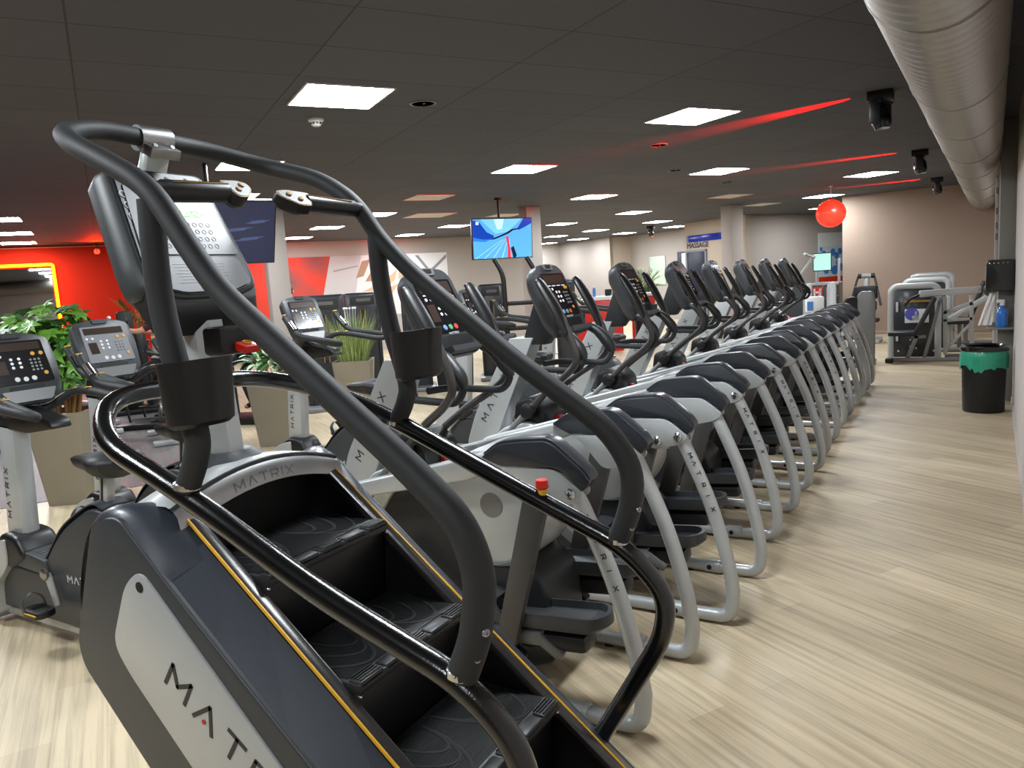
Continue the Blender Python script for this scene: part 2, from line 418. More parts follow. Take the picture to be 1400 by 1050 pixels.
for i, (a, bb, w) in enumerate(((12.38, 2.46, .31), (12.78, 7.33, .3), (12.9, 12.62, .34))):
    mb = MB(); c = ab(a, bb)
    mb.box((c.x, c.y, CEIL / 2), (w, w, CEIL), rot=(0, 0, GROT), bev=.004)
    struct(mb, 'column_%d' % (i + 1), 'wall_grey')
# massage room: navy door, its frame, the blue glazed light above
def ab_box(a0, a1, b0, b1, z0, z1, bev=.003):
    mb = MB(); c = ab((a0 + a1) / 2, (b0 + b1) / 2, (z0 + z1) / 2)
    return mb.box(c, (abs(b1 - b0), abs(a1 - a0), z1 - z0), rot=(0, 0, GROT), bev=bev)
M['navy'] = mat('navy door', (12, 16, 42), 0.4); M['doorframe'] = mat('grey door frame', (120, 122, 130), 0.5)
M['blueglass'] = mat('blue lit glazing', (16, 32, 120), 0.2, emit=(14, 34, 130), estr=0.35)
d1 = struct(ab_box(16.86, 17.62, 15.42, 15.45, 0, 2.16), 'door_1', 'navy')
f = ab_box(16.80, 16.86, 15.40, 15.45, 0, 2.22); f2 = ab_box(17.62, 17.68, 15.40, 15.45, 0, 2.22); f3 = ab_box(16.80, 17.68, 15.40, 15.45, 2.16, 2.22)
for k in (f2, f3): f.add(k.v, k.f)
f.build('door_frame', 'doorframe', d1)
w1 = struct(ab_box(16.0, 17.55, 15.42, 15.46, 2.45, 2.64), 'window_1', 'blueglass')
ab_box(17.55, 17.64, 15.42, 15.46, 2.45, 2.64).build('window_frame', 'doorframe', w1)
T = frame(ab(17.64, 15.435, 2.28), ab(-1, 0), (0, 0, 1))
t = text_mesh('MASSAGE', 0.215, 'sign_lettering', 'ink', T, ext=0.006)
tag(t, 'dark MASSAGE lettering on the beige wall above the navy door', 'sign')
# ------------------------------------------------------------------ ceiling fixtures
M['diffuser'] = mat('lit light diffuser', (255, 255, 255), 0.5, emit=(0.94, 1.0, 1.05, 1), estr=PANEL_POWER)
M['frame_white'] = mat('white light frame', (210, 205, 198), 0.5)
M['unlit'] = mat('unlit panel diffuser', (206, 200, 184), 0.5)
def light_panel_mesh():
    fr = MB(); h = .31; w = .014
    for sx, sy, lx, ly in ((0, h - w / 2, 2 * h, w), (0, -h + w / 2, 2 * h, w), (h - w / 2, 0, w, 2 * h - 2 * w), (-h + w / 2, 0, w, 2 * h - 2 * w)):
        fr.box((sx, sy, -.004), (lx, ly, .008))
    df = MB(); s = h - w; df.add([(-s, -s, -.005), (s, -s, -.005), (s, s, -.005), (-s, s, -.005)], [(3, 2, 1, 0)])
    return fr, df
def make_panel(lit):
    r = empty('ceiling_light', (0, 0, CEIL), '', 'ceiling light', GROT, 'square light panels in the dark ceiling')
    fr, df = light_panel_mesh(); fr.build('light_frame', 'frame_white', r); df.build('diffuser', 'diffuser' if lit else 'unlit', r)
    return r
LIT = [  # (A, B, label)
    (5.44, 1.64, 'nearest lit square ceiling light, above the smoke detector'),
    (5.44, 4.87, 'lit square ceiling light crossed by the widest red beam'),
    (8.36, 7.95, 'lit square ceiling light second nearest on the right, between two red beams'),
    (8.40, 4.77, 'lit square ceiling light in the middle, above and right of the hanging television'),
    (11.2, 7.74, 'lit square ceiling light fifth nearest, right of the middle column'),
    (14.09, 10.8, 'lit square ceiling light far off above the gap between third and fourth consoles'),
    (16.75, 13.64, 'lit square ceiling light far off to the left of the massage sign'),
    (8.40, 1.50, 'lit square ceiling light seen through the top handrail of the stair climber'),
    (8.44, 11.35, 'lit square ceiling light at the right, above the red ball lamp and brown wall'),
    (11.31, 13.67, 'lit square ceiling light just above the red ball lamp'),
    (13.76, 16.71, 'lit square ceiling light half hidden behind the red ball lamp'),
    (13.57, 4.56, 'lit square ceiling light half hidden by the right handrail of the stair climber'),
    (16.09, 4.31, 'lit square ceiling light above the white part of the mural'),
    (18.73, 4.29, 'lit square ceiling light next to the left column, above the red part of the mural'),
    (18.88, 7.21, 'lit square ceiling light beside the red glow on the mural wall'),
    (16.52, 7.43, 'lit square ceiling light just left of the hanging television'),
    (16.67, 10.49, 'lit square ceiling light nearest to the right side of the middle column'),
    (21.47, 13.26, 'second lit square ceiling light down beside the middle column'),
    (25.5, 15.35, 'farthest lit square ceiling light, right against the middle column'),
    (19.36, 13.38, 'lit square ceiling light at the end of the thin far red beam'),
    (23.5, 15.45, 'lit square ceiling light against the pale far wall with red glow'),
    (21.1, 15.75, 'lit square ceiling light left of the far red moving head spotlight'),
    (18.75, 16.0, 'lit square ceiling light right of the far red moving head spotlight'),
    (13.41, -1.23, 'lit square ceiling light at the left edge, highest of three'),
    (15.75, -1.25, 'lit square ceiling light at the left edge, middle of three'),
    (17.89, -1.34, 'lit square ceiling light at the left edge, closest to the red wall'),
    (10.88, 1.69, 'lit square ceiling light just above the left television'),
    (10.4, 17.0, 'lit square ceiling light behind the brown wall corner'),
    (2.5, 1.48, 'lit square ceiling light over the stair climber, above the frame'),
    (5.44, 8.05, 'lit square ceiling light above the duct'),
    (2.5, -1.6, 'lit square ceiling light above the frame at left'), (5.44, -1.6, 'lit square ceiling light above the left bikes'),
    (8.4, -1.7, 'lit square ceiling light left of the stair climber console'),
    (-0.4, 1.48, 'lit square ceiling light behind the camera at left'), (-0.4, -1.6, 'lit square ceiling light far behind the camera at left'), (-3.3, 1.5, 'lit square ceiling light farthest behind the camera'),
]
proto = make_panel(True)
for i, (a, bb, lab) in enumerate(LIT):
    if bb == 17.0 or (a, bb) in ((5.44, 8.05),): continue
    o = proto if i == 0 else copy_tree(proto)
    p = ab(a, bb, CEIL - .0005); o.location = p; o['label'] = lab
OFF = [(11.22, 10.94, 'unlit ceiling panel tinted red at one end, above the right column', 1.0), (11.16, 4.62, 'unlit pale ceiling panel, upper one left of the hanging television', 1.0),
       (13.9, 5.75, 'unlit pale ceiling panel, larger lower one left of the hanging television', 1.3), (14.14, 7.52, 'unlit pale ceiling panel behind the pole of the hanging television', 1.0),
       (12.76, 13.4, 'unlit ceiling panel partly behind the right column', 1.0)]
proto2 = make_panel(False)
for i, (a, bb, lab, s) in enumerate(OFF):
    o = proto2 if i == 0 else copy_tree(proto2)
    o.location = ab(a, bb, CEIL - .0005); o['label'] = lab; o['group'] = 'unlit ceiling panels'; o['category'] = 'ceiling panel'; o.scale = (s, s, 1)
    o.name = 'ceiling_panel'
# smoke detector
r = empty('smoke_detector', ab(6.18, 1.65, CEIL), 'white smoke detector on the dark ceiling below the nearest light', 'smoke detector')
MB().lathe([(0, 0), (.062, 0), (.062, -.012), (.05, -.022)], seg=28).build('base', 'white', r)
mb = MB().lathe([(.05, -.022), (.042, -.04), (.028, -.055), (0, -.057)], seg=28); mb.build('sensor_cap', 'white', r)
mb = MB()
for k in range(10): mb.box((cos(k * pi / 5) * .045, sin(k * pi / 5) * .045, -.034), (.004, .016, .014), rot=(0, 0, k * pi / 5))
mb.build('vent_slots', 'dark', r)
for a, bb, lab in ((5.5, 2.29, 'round dark ceiling speaker beside the nearest light'), (6.71, 5.52, 'round dark ceiling speaker below the light with the red beam'), (8.3, 7.1, 'small round ceiling speaker left of the second light on the right'),(9.4, 9.1, 'small round ceiling speaker above the right column')):
    r = empty('ceiling_speaker', ab(a, bb, CEIL), lab, 'speaker')
    MB().lathe([(.085, 0), (.1, 0), (.1, -.006), (.085, -.008), (.085, 0)], seg=32).build('rim', 'silver_dark', r)
    MB().lathe([(0, -.003), (.085, -.003)], seg=32).build('grille', 'deepblack', r)
    MB().box((0.01, 0, -.006), (.018, .006, .004)).build('led', 'white', r)
# moving head spotlights with red beams grazing the ceiling
M['redlens'] = mat('lit red lens', (255, 40, 20), 0.3, emit=(255, 30, 15), estr=12)
M['duskblue'] = mat('dark blue reflector', (24, 20, 60), 0.15, coat=0.6)
def moving_head(loc, lab, aim, power, face=None, spot=25.0, lit=False):
    r = empty('moving_head_spotlight', loc, lab, 'spotlight', 0, 'moving head spotlights under the ceiling')
    MB().box((0, 0, -.035), (.2, .2, .10), bev=.02).build('base', 'black', r)
    y = MB(); ang = atan2(aim[1], aim[0]); R = Matrix.Rotation(ang, 4, 'Z')
    for s in (-1, 1): y.box((0, s * .1, -.16), (.09, .035, .2), bev=.015, T=R)
    y.box((0, 0, -.08), (.12, .23, .04), bev=.012, T=R); y.build('yoke', 'black', r)
    h = MB(); h.tube([(-.02, 0, -.3), (-.01, 0, -.25), (0, 0, -.16), (0, 0, -.11)], .07, 16, radii=[.06, .078, .075, .05])
    v = Matrix.Rotation(ang, 4, 'Z'); hh = MB(); hh.add(h.v, h.f, v); head = hh.build('lamp_head', 'gloss', r)
    MB().lathe([(0, -.301), (.052, -.301), (.058, -.296)], c=tuple(v @ Vector((-.02, 0, 0))), seg=20).build('lens', 'redlens' if lit else 'chrome', head)
    li = bpy.data.lights.new('beam', 'SPOT'); li.color = (1, 0.0, 0.0); li.energy = power; li.spot_size = radians(spot); li.spot_blend = 1.0; li.shadow_soft_size = 0.01
    lo = bpy.data.objects.new('beam', li); COL.objects.link(lo); lo.parent = r
    d = Vector(aim).normalized(); lo.location = Vector((d.x * .115, d.y * .115, -.052))
    lo.rotation_euler = d.to_track_quat('-Z', 'Y').to_euler()
    return r
moving_head((-.57, 7.30, CEIL), 'black moving head spotlight nearest, throwing the widest red beam', (-.94, .34, .10), 4300)
moving_head((-.44, 11.68, CEIL), 'black moving head spotlight second from the near end beside the duct', (-1, .02, .10), 2800)
moving_head((-.33, 16.15, CEIL), 'black moving head spotlight third from the near end, close to the brown wall', (-1, -.04, .10), 2500)
moving_head((-7.9, 22.0, CEIL), 'far moving head spotlight glowing red beside the massage wall', (-.82, -.57, .10), 2500, lit=True)
# red floodlights
def flood(loc, lab, aim, power):
    r = empty('red_floodlight', loc, lab, 'floodlight')
    d = Vector(aim).normalized(); T = d.to_track_quat('Z', 'Y').to_matrix().to_4x4()
    mb = MB(); mb.add(*(lambda q: (q.v, q.f))(MB().lathe([(0, -.12), (.05, -.12), (.065, -.08), (.07, 0), (.058, 0), (.05, -.03), (0, -.03)], seg=20)), T); mb.build('housing', 'black', r)
    mb = MB(); mb.add(*(lambda q: (q.v, q.f))(MB().lathe([(0, -.006), (.058, -.006)], seg=20)), T); mb.build('lens', 'redlens', r)
    MB().cyl((0, 0, .0), (0, 0, CEIL - loc[2]), .01).build('hanger', 'black', r)
    li = bpy.data.lights.new('red_lamp', 'SPOT'); li.color = (1, .02, .0); li.energy = power; li.spot_size = radians(150); li.spot_blend = .8; li.shadow_soft_size = .05
    lo = bpy.data.objects.new('red_lamp', li); COL.objects.link(lo); lo.parent = r; lo.location = d * .05; lo.rotation_euler = d.to_track_quat('-Z', 'Y').to_euler()
    return r
p = ab(18.35, .0, 2.83); flood(tuple(p), 'glowing red floodlight high on the red wall left of the stair climber', (.80, -.55, .12), 110)
p = ab(19.6, 6.6, 2.85); flood(tuple(p), 'red floodlight glowing under the ceiling above the mural', (-.2, .3, 1), 32)
# ventilation duct
def duct_x(y): return -.2 + .035 * y
path = []; rad = []
y = -6.4
while y < 18.3:
    path.append((duct_x(y), y, 2.72)); rad.append(.25 + .0035 * math.cos(y * 2 * pi / .115)); y += .02875
mb = MB().tube(path, .25, 40, radii=rad)
r = empty('ventilation_duct', (duct_x(6), 6, 2.72), 'round galvanised spiral ventilation duct along the right side of the ceiling', 'ventilation duct')
mb.build('pipe', 'galv', r, org=r.location)
for y in (3.4, 5.3, 6.7, 8.5, 10.3, 12.5, 14.8, 16.8):
    mb = MB().tube([(duct_x(y), y - .02, 2.72), (duct_x(y), y + .02, 2.72)], .2565, 40); mb.build('joint_band', 'galv', r, org=r.location)
    mb = MB().cyl((duct_x(y), y, 2.95), (duct_x(y), y, CEIL), .006); mb.build('hanger', 'steel', r, org=r.location)
for k in range(26):
    y = 3.2 + .5 * k; a = pi * (1.05 if k % 3 else .93)
    MB().ball((duct_x(y) + .256 * cos(a), y, 2.72 + .256 * sin(a) * .6), .008, 8, 6).build('rivet', 'chrome', r, org=r.location)
# red ball pendant
M['redball'] = mat('red glowing globe', (235, 60, 40), 0.35, emit=(255, 46, 26), estr=0.85, coat=.3)
c = Vector((-2.03, 15.4, 2.52))
r = empty('pendant_lamp', (c.x, c.y, CEIL), 'glowing red globe pendant lamp hanging near the brown wall', 'pendant lamp')
MB().ball((0, 0, c.z - CEIL), .262, 32, 20, (1, 1, .97)).build('globe', 'redball', r)
MB().cyl((0, 0, 0), (0, 0, c.z - CEIL + .25), .004, 8).build('cord', 'steel', r)
MB().lathe([(.035, 0), (.035, -.02), (.01, -.03)], seg=16).build('ceiling_rose', 'white', r)
MB().lathe([(.03, .245), (.035, .26), (.01, .29)], c=(0, 0, c.z - CEIL), seg=16).build('cap', 'red', r)
# ------------------------------------------------------------------ stair climber (nearest machine); built in row coordinates
CL = Vector((-1.05, 1.34, 0))
clm = empty('stair_climber', CL, 'big grey and black stair climber with long curved handrails in the foreground', 'stair climber')
def cb(mb, name, m, parent=clm, label=None, **k): return mb.build(name, m, parent, org=CL, label=label, **k)
YN, YF = 1.087, 1.593                       # planes of the two yellow edged trims
def trim_z(x): return 1.146 - (x + 1.568) * 0.803
# lower body sides: sloping band, trimmed at the top, hanging underside
def sh_z(x, off): return trim_z(x) - off
prof_out = [(-1.60, 1.155), (-1.70, 1.195), (-1.775, 1.165), (-1.85, .96), (-1.91, .82), (-1.90, .76), (-1.72, .58), (-1.15, .03), (-.20, .03), (-.20, trim_z(-.20))]
for sgn, yt, nm in ((-1, YN, 'side_shroud'), (1, YF, 'side_shroud')):
    yo = yt + sgn * .10
    # main vertical wall of the shroud, below the ridge
    ridge = [(-1.70, 1.165), (-1.663, 1.165), (-1.539, 1.052), (-1.355, .898), (-1.162, .740), (-.80, .455), (-.26, .03)]
    low = [(-.26, .03), (-1.15, .03), (-1.72, .58), (-1.90, .755), (-1.912, .82), (-1.85, .97), (-1.775, 1.15)]
    prof = ridge[:-1] + low
    mb = MB(); mb.prism(round_poly(prof, .03, 4), yo - sgn * .07, yo, bev=.012, seg=3)
    sh = cb(mb, nm, 'blue_char' if sgn > 0 else 'charcoal')
    # sloping facet between trim and ridge
    fac = MB()
    up = [(-1.505, 1.092), (-1.45, 1.048), (-1.32, .943), (-1.10, .768), (-.70, .445), (-.30, .125)]
    dn = [(-1.55, 1.052), (-1.495, 1.006), (-1.36, .893), (-1.165, .735), (-.80, .45), (-.35, .09)]
    for i in range(len(up) - 1):
        fac.add([(up[i][0], yt, up[i][1]), (up[i + 1][0], yt, up[i + 1][1]), (dn[i + 1][0], yo - sgn * .003, dn[i + 1][1]), (dn[i][0], yo - sgn * .003, dn[i][1]),
                 (up[i][0], yt, up[i][1] - .05), (up[i + 1][0], yt, up[i + 1][1] - .05), (dn[i + 1][0], yo - sgn * .02, dn[i + 1][1] - .05), (dn[i][0], yo - sgn * .02, dn[i][1] - .05)],
                [(0, 1, 2, 3), (7, 6, 5, 4), (0, 4, 5, 1), (3, 2, 6, 7), (0, 3, 7, 4), (1, 5, 6, 2)])
    cb(fac, 'upper_shroud', 'blue_char', sharp=25)
    # light grey inlay with the maker's lettering
    pan = round_poly([(-1.60, 1.055), (-1.665, 1.01), (-1.745, .85), (-1.70, .785), (-1.10, .215), (-.70, .215), (-1.22, .70)], [.04, .05, .06, .05, .1, .1, .3], 5)
    mb = MB(); mb.prism(pan, yo - sgn * .004, yo + sgn * .006, bev=.004)
    cb(mb, 'side_inlay', 'silver', label='light grey inlay panel')
    mb = MB(); mb.cyl((-1.605, yo + sgn * .004, 1.012), (-1.605, yo + sgn * .0075, 1.012), .013, 20); cb(mb, 'bolt_hole', 'deepblack')
    if sgn < 0:
        o = Vector((-1.553, yo + sgn * .0062, .792)); ux = Vector((.79, 0, -.613)).normalized(); uy = Vector((.613, 0, .79))
        # letters run down the slope; their tops lean to the right
        T = frame(o, Vector((.825, 0, -.565)), Vector((.565, 0, .825)))
        cb(lettering(T, 'MATRIX', .062, gap=.55, w=.17), 'lettering', 'ink', label='dark MATRIX lettering on the inlay')
        p = T @ Vector((.062 * (1.15 + .55 + .525), .062 * .22, .001)); mb = MB(); mb.cyl(p, p + Vector((0, -.001, 0)), .006, 12); cb(mb, 'logo_dot', 'reddot')
    # yellow trim and inner rail along the stairs
    dirv = Vector((1, 0, -.803)).normalized()
    a = Vector((-1.575, yt, trim_z(-1.575))); e = Vector((-.30, yt, trim_z(-.30)))
    mb = MB(); mb.bar(a + Vector((0, -sgn * .004, .004)), e + Vector((0, -sgn * .004, .004)), .006, .008, bev=.002); cb(mb, 'yellow_trim', 'yellow', label='thin yellow edge strip')
    mb = MB(); mb.bar(a + Vector((0, -sgn * .022, -.006)), e + Vector((0, -sgn * .022, -.006)), .034, .02, bev=.006); cb(mb, 'inner_rail', 'satin')
    mb = MB(); yi0 = yt - sgn * .032
    mb.prism([(-1.60, trim_z(-1.60) - .012), (-.30, trim_z(-.30) - .012), (-.30, .05), (-1.15, .05), (-1.80, .70), (-1.80, 1.1)], yi0, yi0 + sgn * .012); cb(mb, 'inner_wall', 'black')
# steps
TREADS = [(-1.347, 1.017), (-1.095, .812), (-.843, .607), (-.591, .402), (-.339, .197)]
yi, yo_ = 1.125, 1.555
for (x, z) in TREADS:
    mb = MB(); mb.box(((x - .14), 1.34, z - .012), (.28, yo_ - yi, .024), bev=.004)
    for k in range(42):                                           # fine anti-slip ribs across the tread
        mb.box((x - .045 - k * .0052, 1.34, z + .001), (.0028, yo_ - yi - .02, .0028))
    st = cb(mb, 'step', 'dark')
    mb = MB()
    for sg in (-1, 1):
        for q in range(3):
            w = .20 - q * .05; c0 = Vector((x - .27, 1.34 + sg * .015, z + .0025)); pts = []
            for k in range(13):
                t = k / 12; pts.append((x - .26 + .21 * math.sin(pi * t) ** .6 * (1 - q * .22), 1.34 + sg * (.02 + w * t), z + .002))
            mb.tube(pts, .0055, 6, flat=(.5, 1), upv=(0, 0, 1))
    cb(mb, 'tread_groove', 'deepblack', st)
    mb = MB(); n = 5; seg = (yo_ - yi) / n                          # front lip in five clipped pieces
    for k in range(n):
        yy = yi + seg * (k + .5)
        mb.box((x - .018, yy, z - .004), (.036, seg - .006, .018), bev=.006)
        if k % 2 == 0:
            for j in range(4): mb.box((x - .006 - j * .009, yy, z + .006), (.003, seg - .02, .004))
    cb(mb, 'step_lip', 'dark', st)
    mb = MB(); mb.box((x - .034, 1.34, z - .113), (.014, yo_ - yi, .19), rot=(0, .06, 0), bev=.002)
    cb(mb, 'riser', 'black', st)
    for yy in (yi + .006, yo_ - .006): cb(MB().ball((x - .006, yy, z - .03), .005, 10, 6), 'step_bolt', 'chrome', st)
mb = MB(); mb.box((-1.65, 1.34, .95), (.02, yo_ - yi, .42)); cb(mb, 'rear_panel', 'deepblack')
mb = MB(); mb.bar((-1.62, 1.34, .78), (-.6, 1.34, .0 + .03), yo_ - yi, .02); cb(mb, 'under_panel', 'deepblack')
# hood: arched cap over the top of the stairs
rings = []
ys = [YN - .02 + (YF - YN + .04) * k / 14 for k in range(15)]
def arch(y): t = (y - 1.34) / ((YF - YN) / 2 + .02); return .055 * (1 - t * t)
top = MB(); vs = []; fs = []
xs = [(-1.90, -.21), (-1.86, -.10), (-1.77, -.02), (-1.66, .01), (-1.60, .012), (-1.572, .004)]
for x, dz in xs:
    for y in ys: vs.append((x, y, 1.165 + dz + arch(y)))
m_ = len(ys)
for i in range(len(xs) - 1):
    for k in range(m_ - 1): fs.append((i * m_ + k, i * m_ + k + 1, (i + 1) * m_ + k + 1, (i + 1) * m_ + k))
top.add(vs, fs)
hood = cb(top, 'hood', 'silver')
for sg, yt in ((-1, YN), (1, YF)):
    yo = yt + sg * .10
    A_ = spline([(-1.895, .95), (-1.865, 1.06), (-1.80, 1.13), (-1.72, 1.165), (-1.62, 1.172), (-1.565, 1.142), (-1.505, 1.092)], 3)if False else [(-1.895, .95), (-1.865, 1.06), (-1.80, 1.13), (-1.72, 1.165), (-1.64, 1.174), (-1.575, 1.148), (-1.505, 1.092), (-1.48, 1.072)]
    B_ = [(-1.90, .80), (-1.872, .93), (-1.835, 1.04), (-1.785, 1.125), (-1.725, 1.155), (-1.64, 1.125), (-1.55, 1.052), (-1.52, 1.026)]
    A_ = spline([(p[0], 0, p[1]) for p in A_], 3); B_ = spline([(p[0], 0, p[1]) for p in B_], 3)
    mb = MB(); vs = []; fs = []; K = 7; n_ = len(A_)
    for i in range(n_):
        fade = min(1, max(0, (n_ - 2.5 - i) / 7)); pa, pb = A_[i], B_[i]
        for k in range(K):
            t = k / (K - 1); bl = math.sin(pi * t) * fade
            vs.append((pa.x + (pb.x - pa.x) * t - .006 * bl, yt + sg * .018 * (0 if k else -1) + (yo - yt) * t + sg * .020 * bl, pa.z + (pb.z - pa.z) * t + .022 * bl))
    for i in range(n_ - 1):
        for k in range(K - 1): fs.append((i * K + k, i * K + k + 1, (i + 1) * K + k + 1, (i + 1) * K + k))
    mb.add(vs, fs); cb(mb, 'hood_shoulder', 'blue_char', hood, sharp=70)
mb = MB(); vs = []; fs = []
for x, dz in ((-1.575, .003), (-1.560, -.012), (-1.552, -.05), (-1.565, -.054)):
    for y in ys: vs.append((x, y, 1.165 + dz + arch(y)))
for i in range(3):
    for k in range(m_ - 1): fs.append((i * m_ + k, i * m_ + k + 1, (i + 1) * m_ + k + 1, (i + 1) * m_ + k))
mb.add(vs, fs); cb(mb, 'hood_band', 'steel', hood, label='brushed metal band along the hood edge')
mb = MB(); x0 = 0
h = .026; L_ = lettering_len('MATRIX', h, .45); x = -L_ / 2
for ch in 'MATRIX':
    w_ = GLYPH[ch][0] * h; yc = 1.33 + x + w_ / 2; sl = -2 * .055 * (yc - 1.34) / .273 ** 2
    T = frame((-1.5545, 1.33 + x, 1.165 - .045 + arch(yc) - sl * w_ / 2), (0, 1, sl), (-.15, 0, 1)); lettering(T, ch, h, w=.16, mb=mb); x += w_ + .45 * h
cb(mb, 'hood_lettering', 'silver_dark', hood, label='embossed MATRIX lettering')
mb = MB(); pts = [(-1.578, y, 1.171 + arch(y)) for y in ys]; mb.tube(pts, .006, 8); cb(mb, 'hood_edge', 'dark', hood)
# front and rear supports reaching the floor
mb = MB(); mb.bar((-1.62, 1.34, .60), (-1.85, 1.34, .05), .30, .10, up=(1, 0, 0)); cb(mb, 'front_leg', 'charcoal')
mb = MB(); mb.box((-1.85, 1.34, .03), (.12, .62, .06), bev=.015); cb(mb, 'front_foot', 'black')
mb = MB(); mb.box((-.68, 1.34, .025), (1.1, .60, .05), bev=.01); cb(mb, 'base_frame', 'black')
# mast and its foot
mb = MB()
def oct_ring(cx, cy, z, wx_, wy_):
    a, b_ = wx_ / 2, wy_ / 2; c_ = .45
    return [(cx + a, cy - b_ * c_, z), (cx + a, cy + b_ * c_, z), (cx + a * c_, cy + b_, z), (cx - a * c_, cy + b_, z), (cx - a, cy + b_ * c_, z), (cx - a, cy - b_ * c_, z), (cx - a * c_, cy - b_, z), (cx + a * c_, cy - b_, z)]
mb.loft([oct_ring(-1.725, 1.34, 1.19, .125, .105), oct_ring(-1.725, 1.34, 1.25, .12, .10), oct_ring(-1.745, 1.34, 1.60, .105, .09)]); cb(mb, 'mast', 'silver')
mb = MB(); mb.loft([oct_ring(-1.725, 1.34, 1.175, .235, .21), oct_ring(-1.725, 1.34, 1.222, .225, .20), oct_ring(-1.725, 1.34, 1.248, .15, .13)]); cb(mb, 'mast_collar', 'charcoal')
# red safety key on its black holder
mb = MB(); mb.box((-1.655, 1.345, 1.545), (.075, .11, .075), bev=.012); kh = cb(mb, 'key_holder', 'black')
mb = MB(); mb.box((-1.607, 1.36, 1.525), (.05, .055, .022), rot=(0, .3, 0), bev=.006); cb(mb, 'safety_key', 'red', kh)
mb = MB(); mb.tube([(-1.602 + .011 * cos(a * pi / 6), 1.36 + .011 * sin(a * pi / 6), 1.5375 - .0033 * cos(a * pi / 6)) for a in range(12)], .0022, 6, closed=True); cb(mb, 'key_mark', 'yellow', kh)
# lower glossy handrail loop
low = [(-.95, 1.69, .20), (-.79, 1.69, .455), (-.615, 1.69, .755), (-.60, 1.69, .865), (-.70, 1.69, .975), (-1.03, 1.69, 1.113), (-1.40, 1.69, 1.272), (-1.60, 1.685, 1.345), (-1.855, 1.60, 1.415), (-1.86, 1.12, 1.425), (-1.70, .995, 1.345), (-1.40, .99, 1.243), (-1.05, .99, 1.085), (-.72, .99, .973), (-.62, .99, .885), (-.60, .99, .78), (-.79, .99, .44), (-.95, .99, .20)]
P = fillet(low, [.1, .12, .12, .12, .12, .1, .15, .22, .12, .12, .2, .12, .12, .12, .1, .12], 6)
mb = MB().tube(P, .0245, 18); lr = cb(mb, 'lower_handrail', 'gloss')
mb = MB().cyl((-.93, 1.69, 1.086), (-.93, 1.69, 1.115), .012, 16); es = cb(mb, 'stop_button_base', 'yellow')
mb = MB().lathe([(0, .022), (.016, .02), (.018, .0), (.014, -.004)], c=(-.93, 1.69, 1.112), seg=20); cb(mb, 'stop_button', 'red', es)
# upper matte handrail
upr = [(-.722, 1.69, .995), (-.688, 1.69, 1.07), (-.672, 1.69, 1.175), (-.735, 1.69, 1.275), (-1.0, 1.69, 1.456), (-1.31, 1.69, 1.70), (-1.41, 1.69, 1.80), (-1.475, 1.69, 1.897), (-1.60, 1.685, 1.98), (-1.80, 1.66, 2.04), (-1.88, 1.50, 2.085), (-1.86, 1.34, 2.086), (-1.85, 1.18, 2.092), (-1.80, 1.06, 2.06), (-1.66, 1.0, 2.005), (-1.52, .99, 1.945), (-1.40, .99, 1.883), (-1.31, .99, 1.765), (-1.23, .99, 1.668), (-.80, .99, 1.347), (-.70, .99, 1.262), (-.668, .99, 1.17), (-.690, .99, 1.06), (-.722, .99, .99)]
ctl = [upr[0]] + upr[1:-1] + [upr[-1]]
P = fillet(upr, .07, 5); mb = MB().tube(P, .0285, 20, radii=[.0235 + .005 * max(0, min(1, (1.75 - p.z) / .6)) for p in P]); ur = cb(mb, 'upper_handrail', 'rubber')
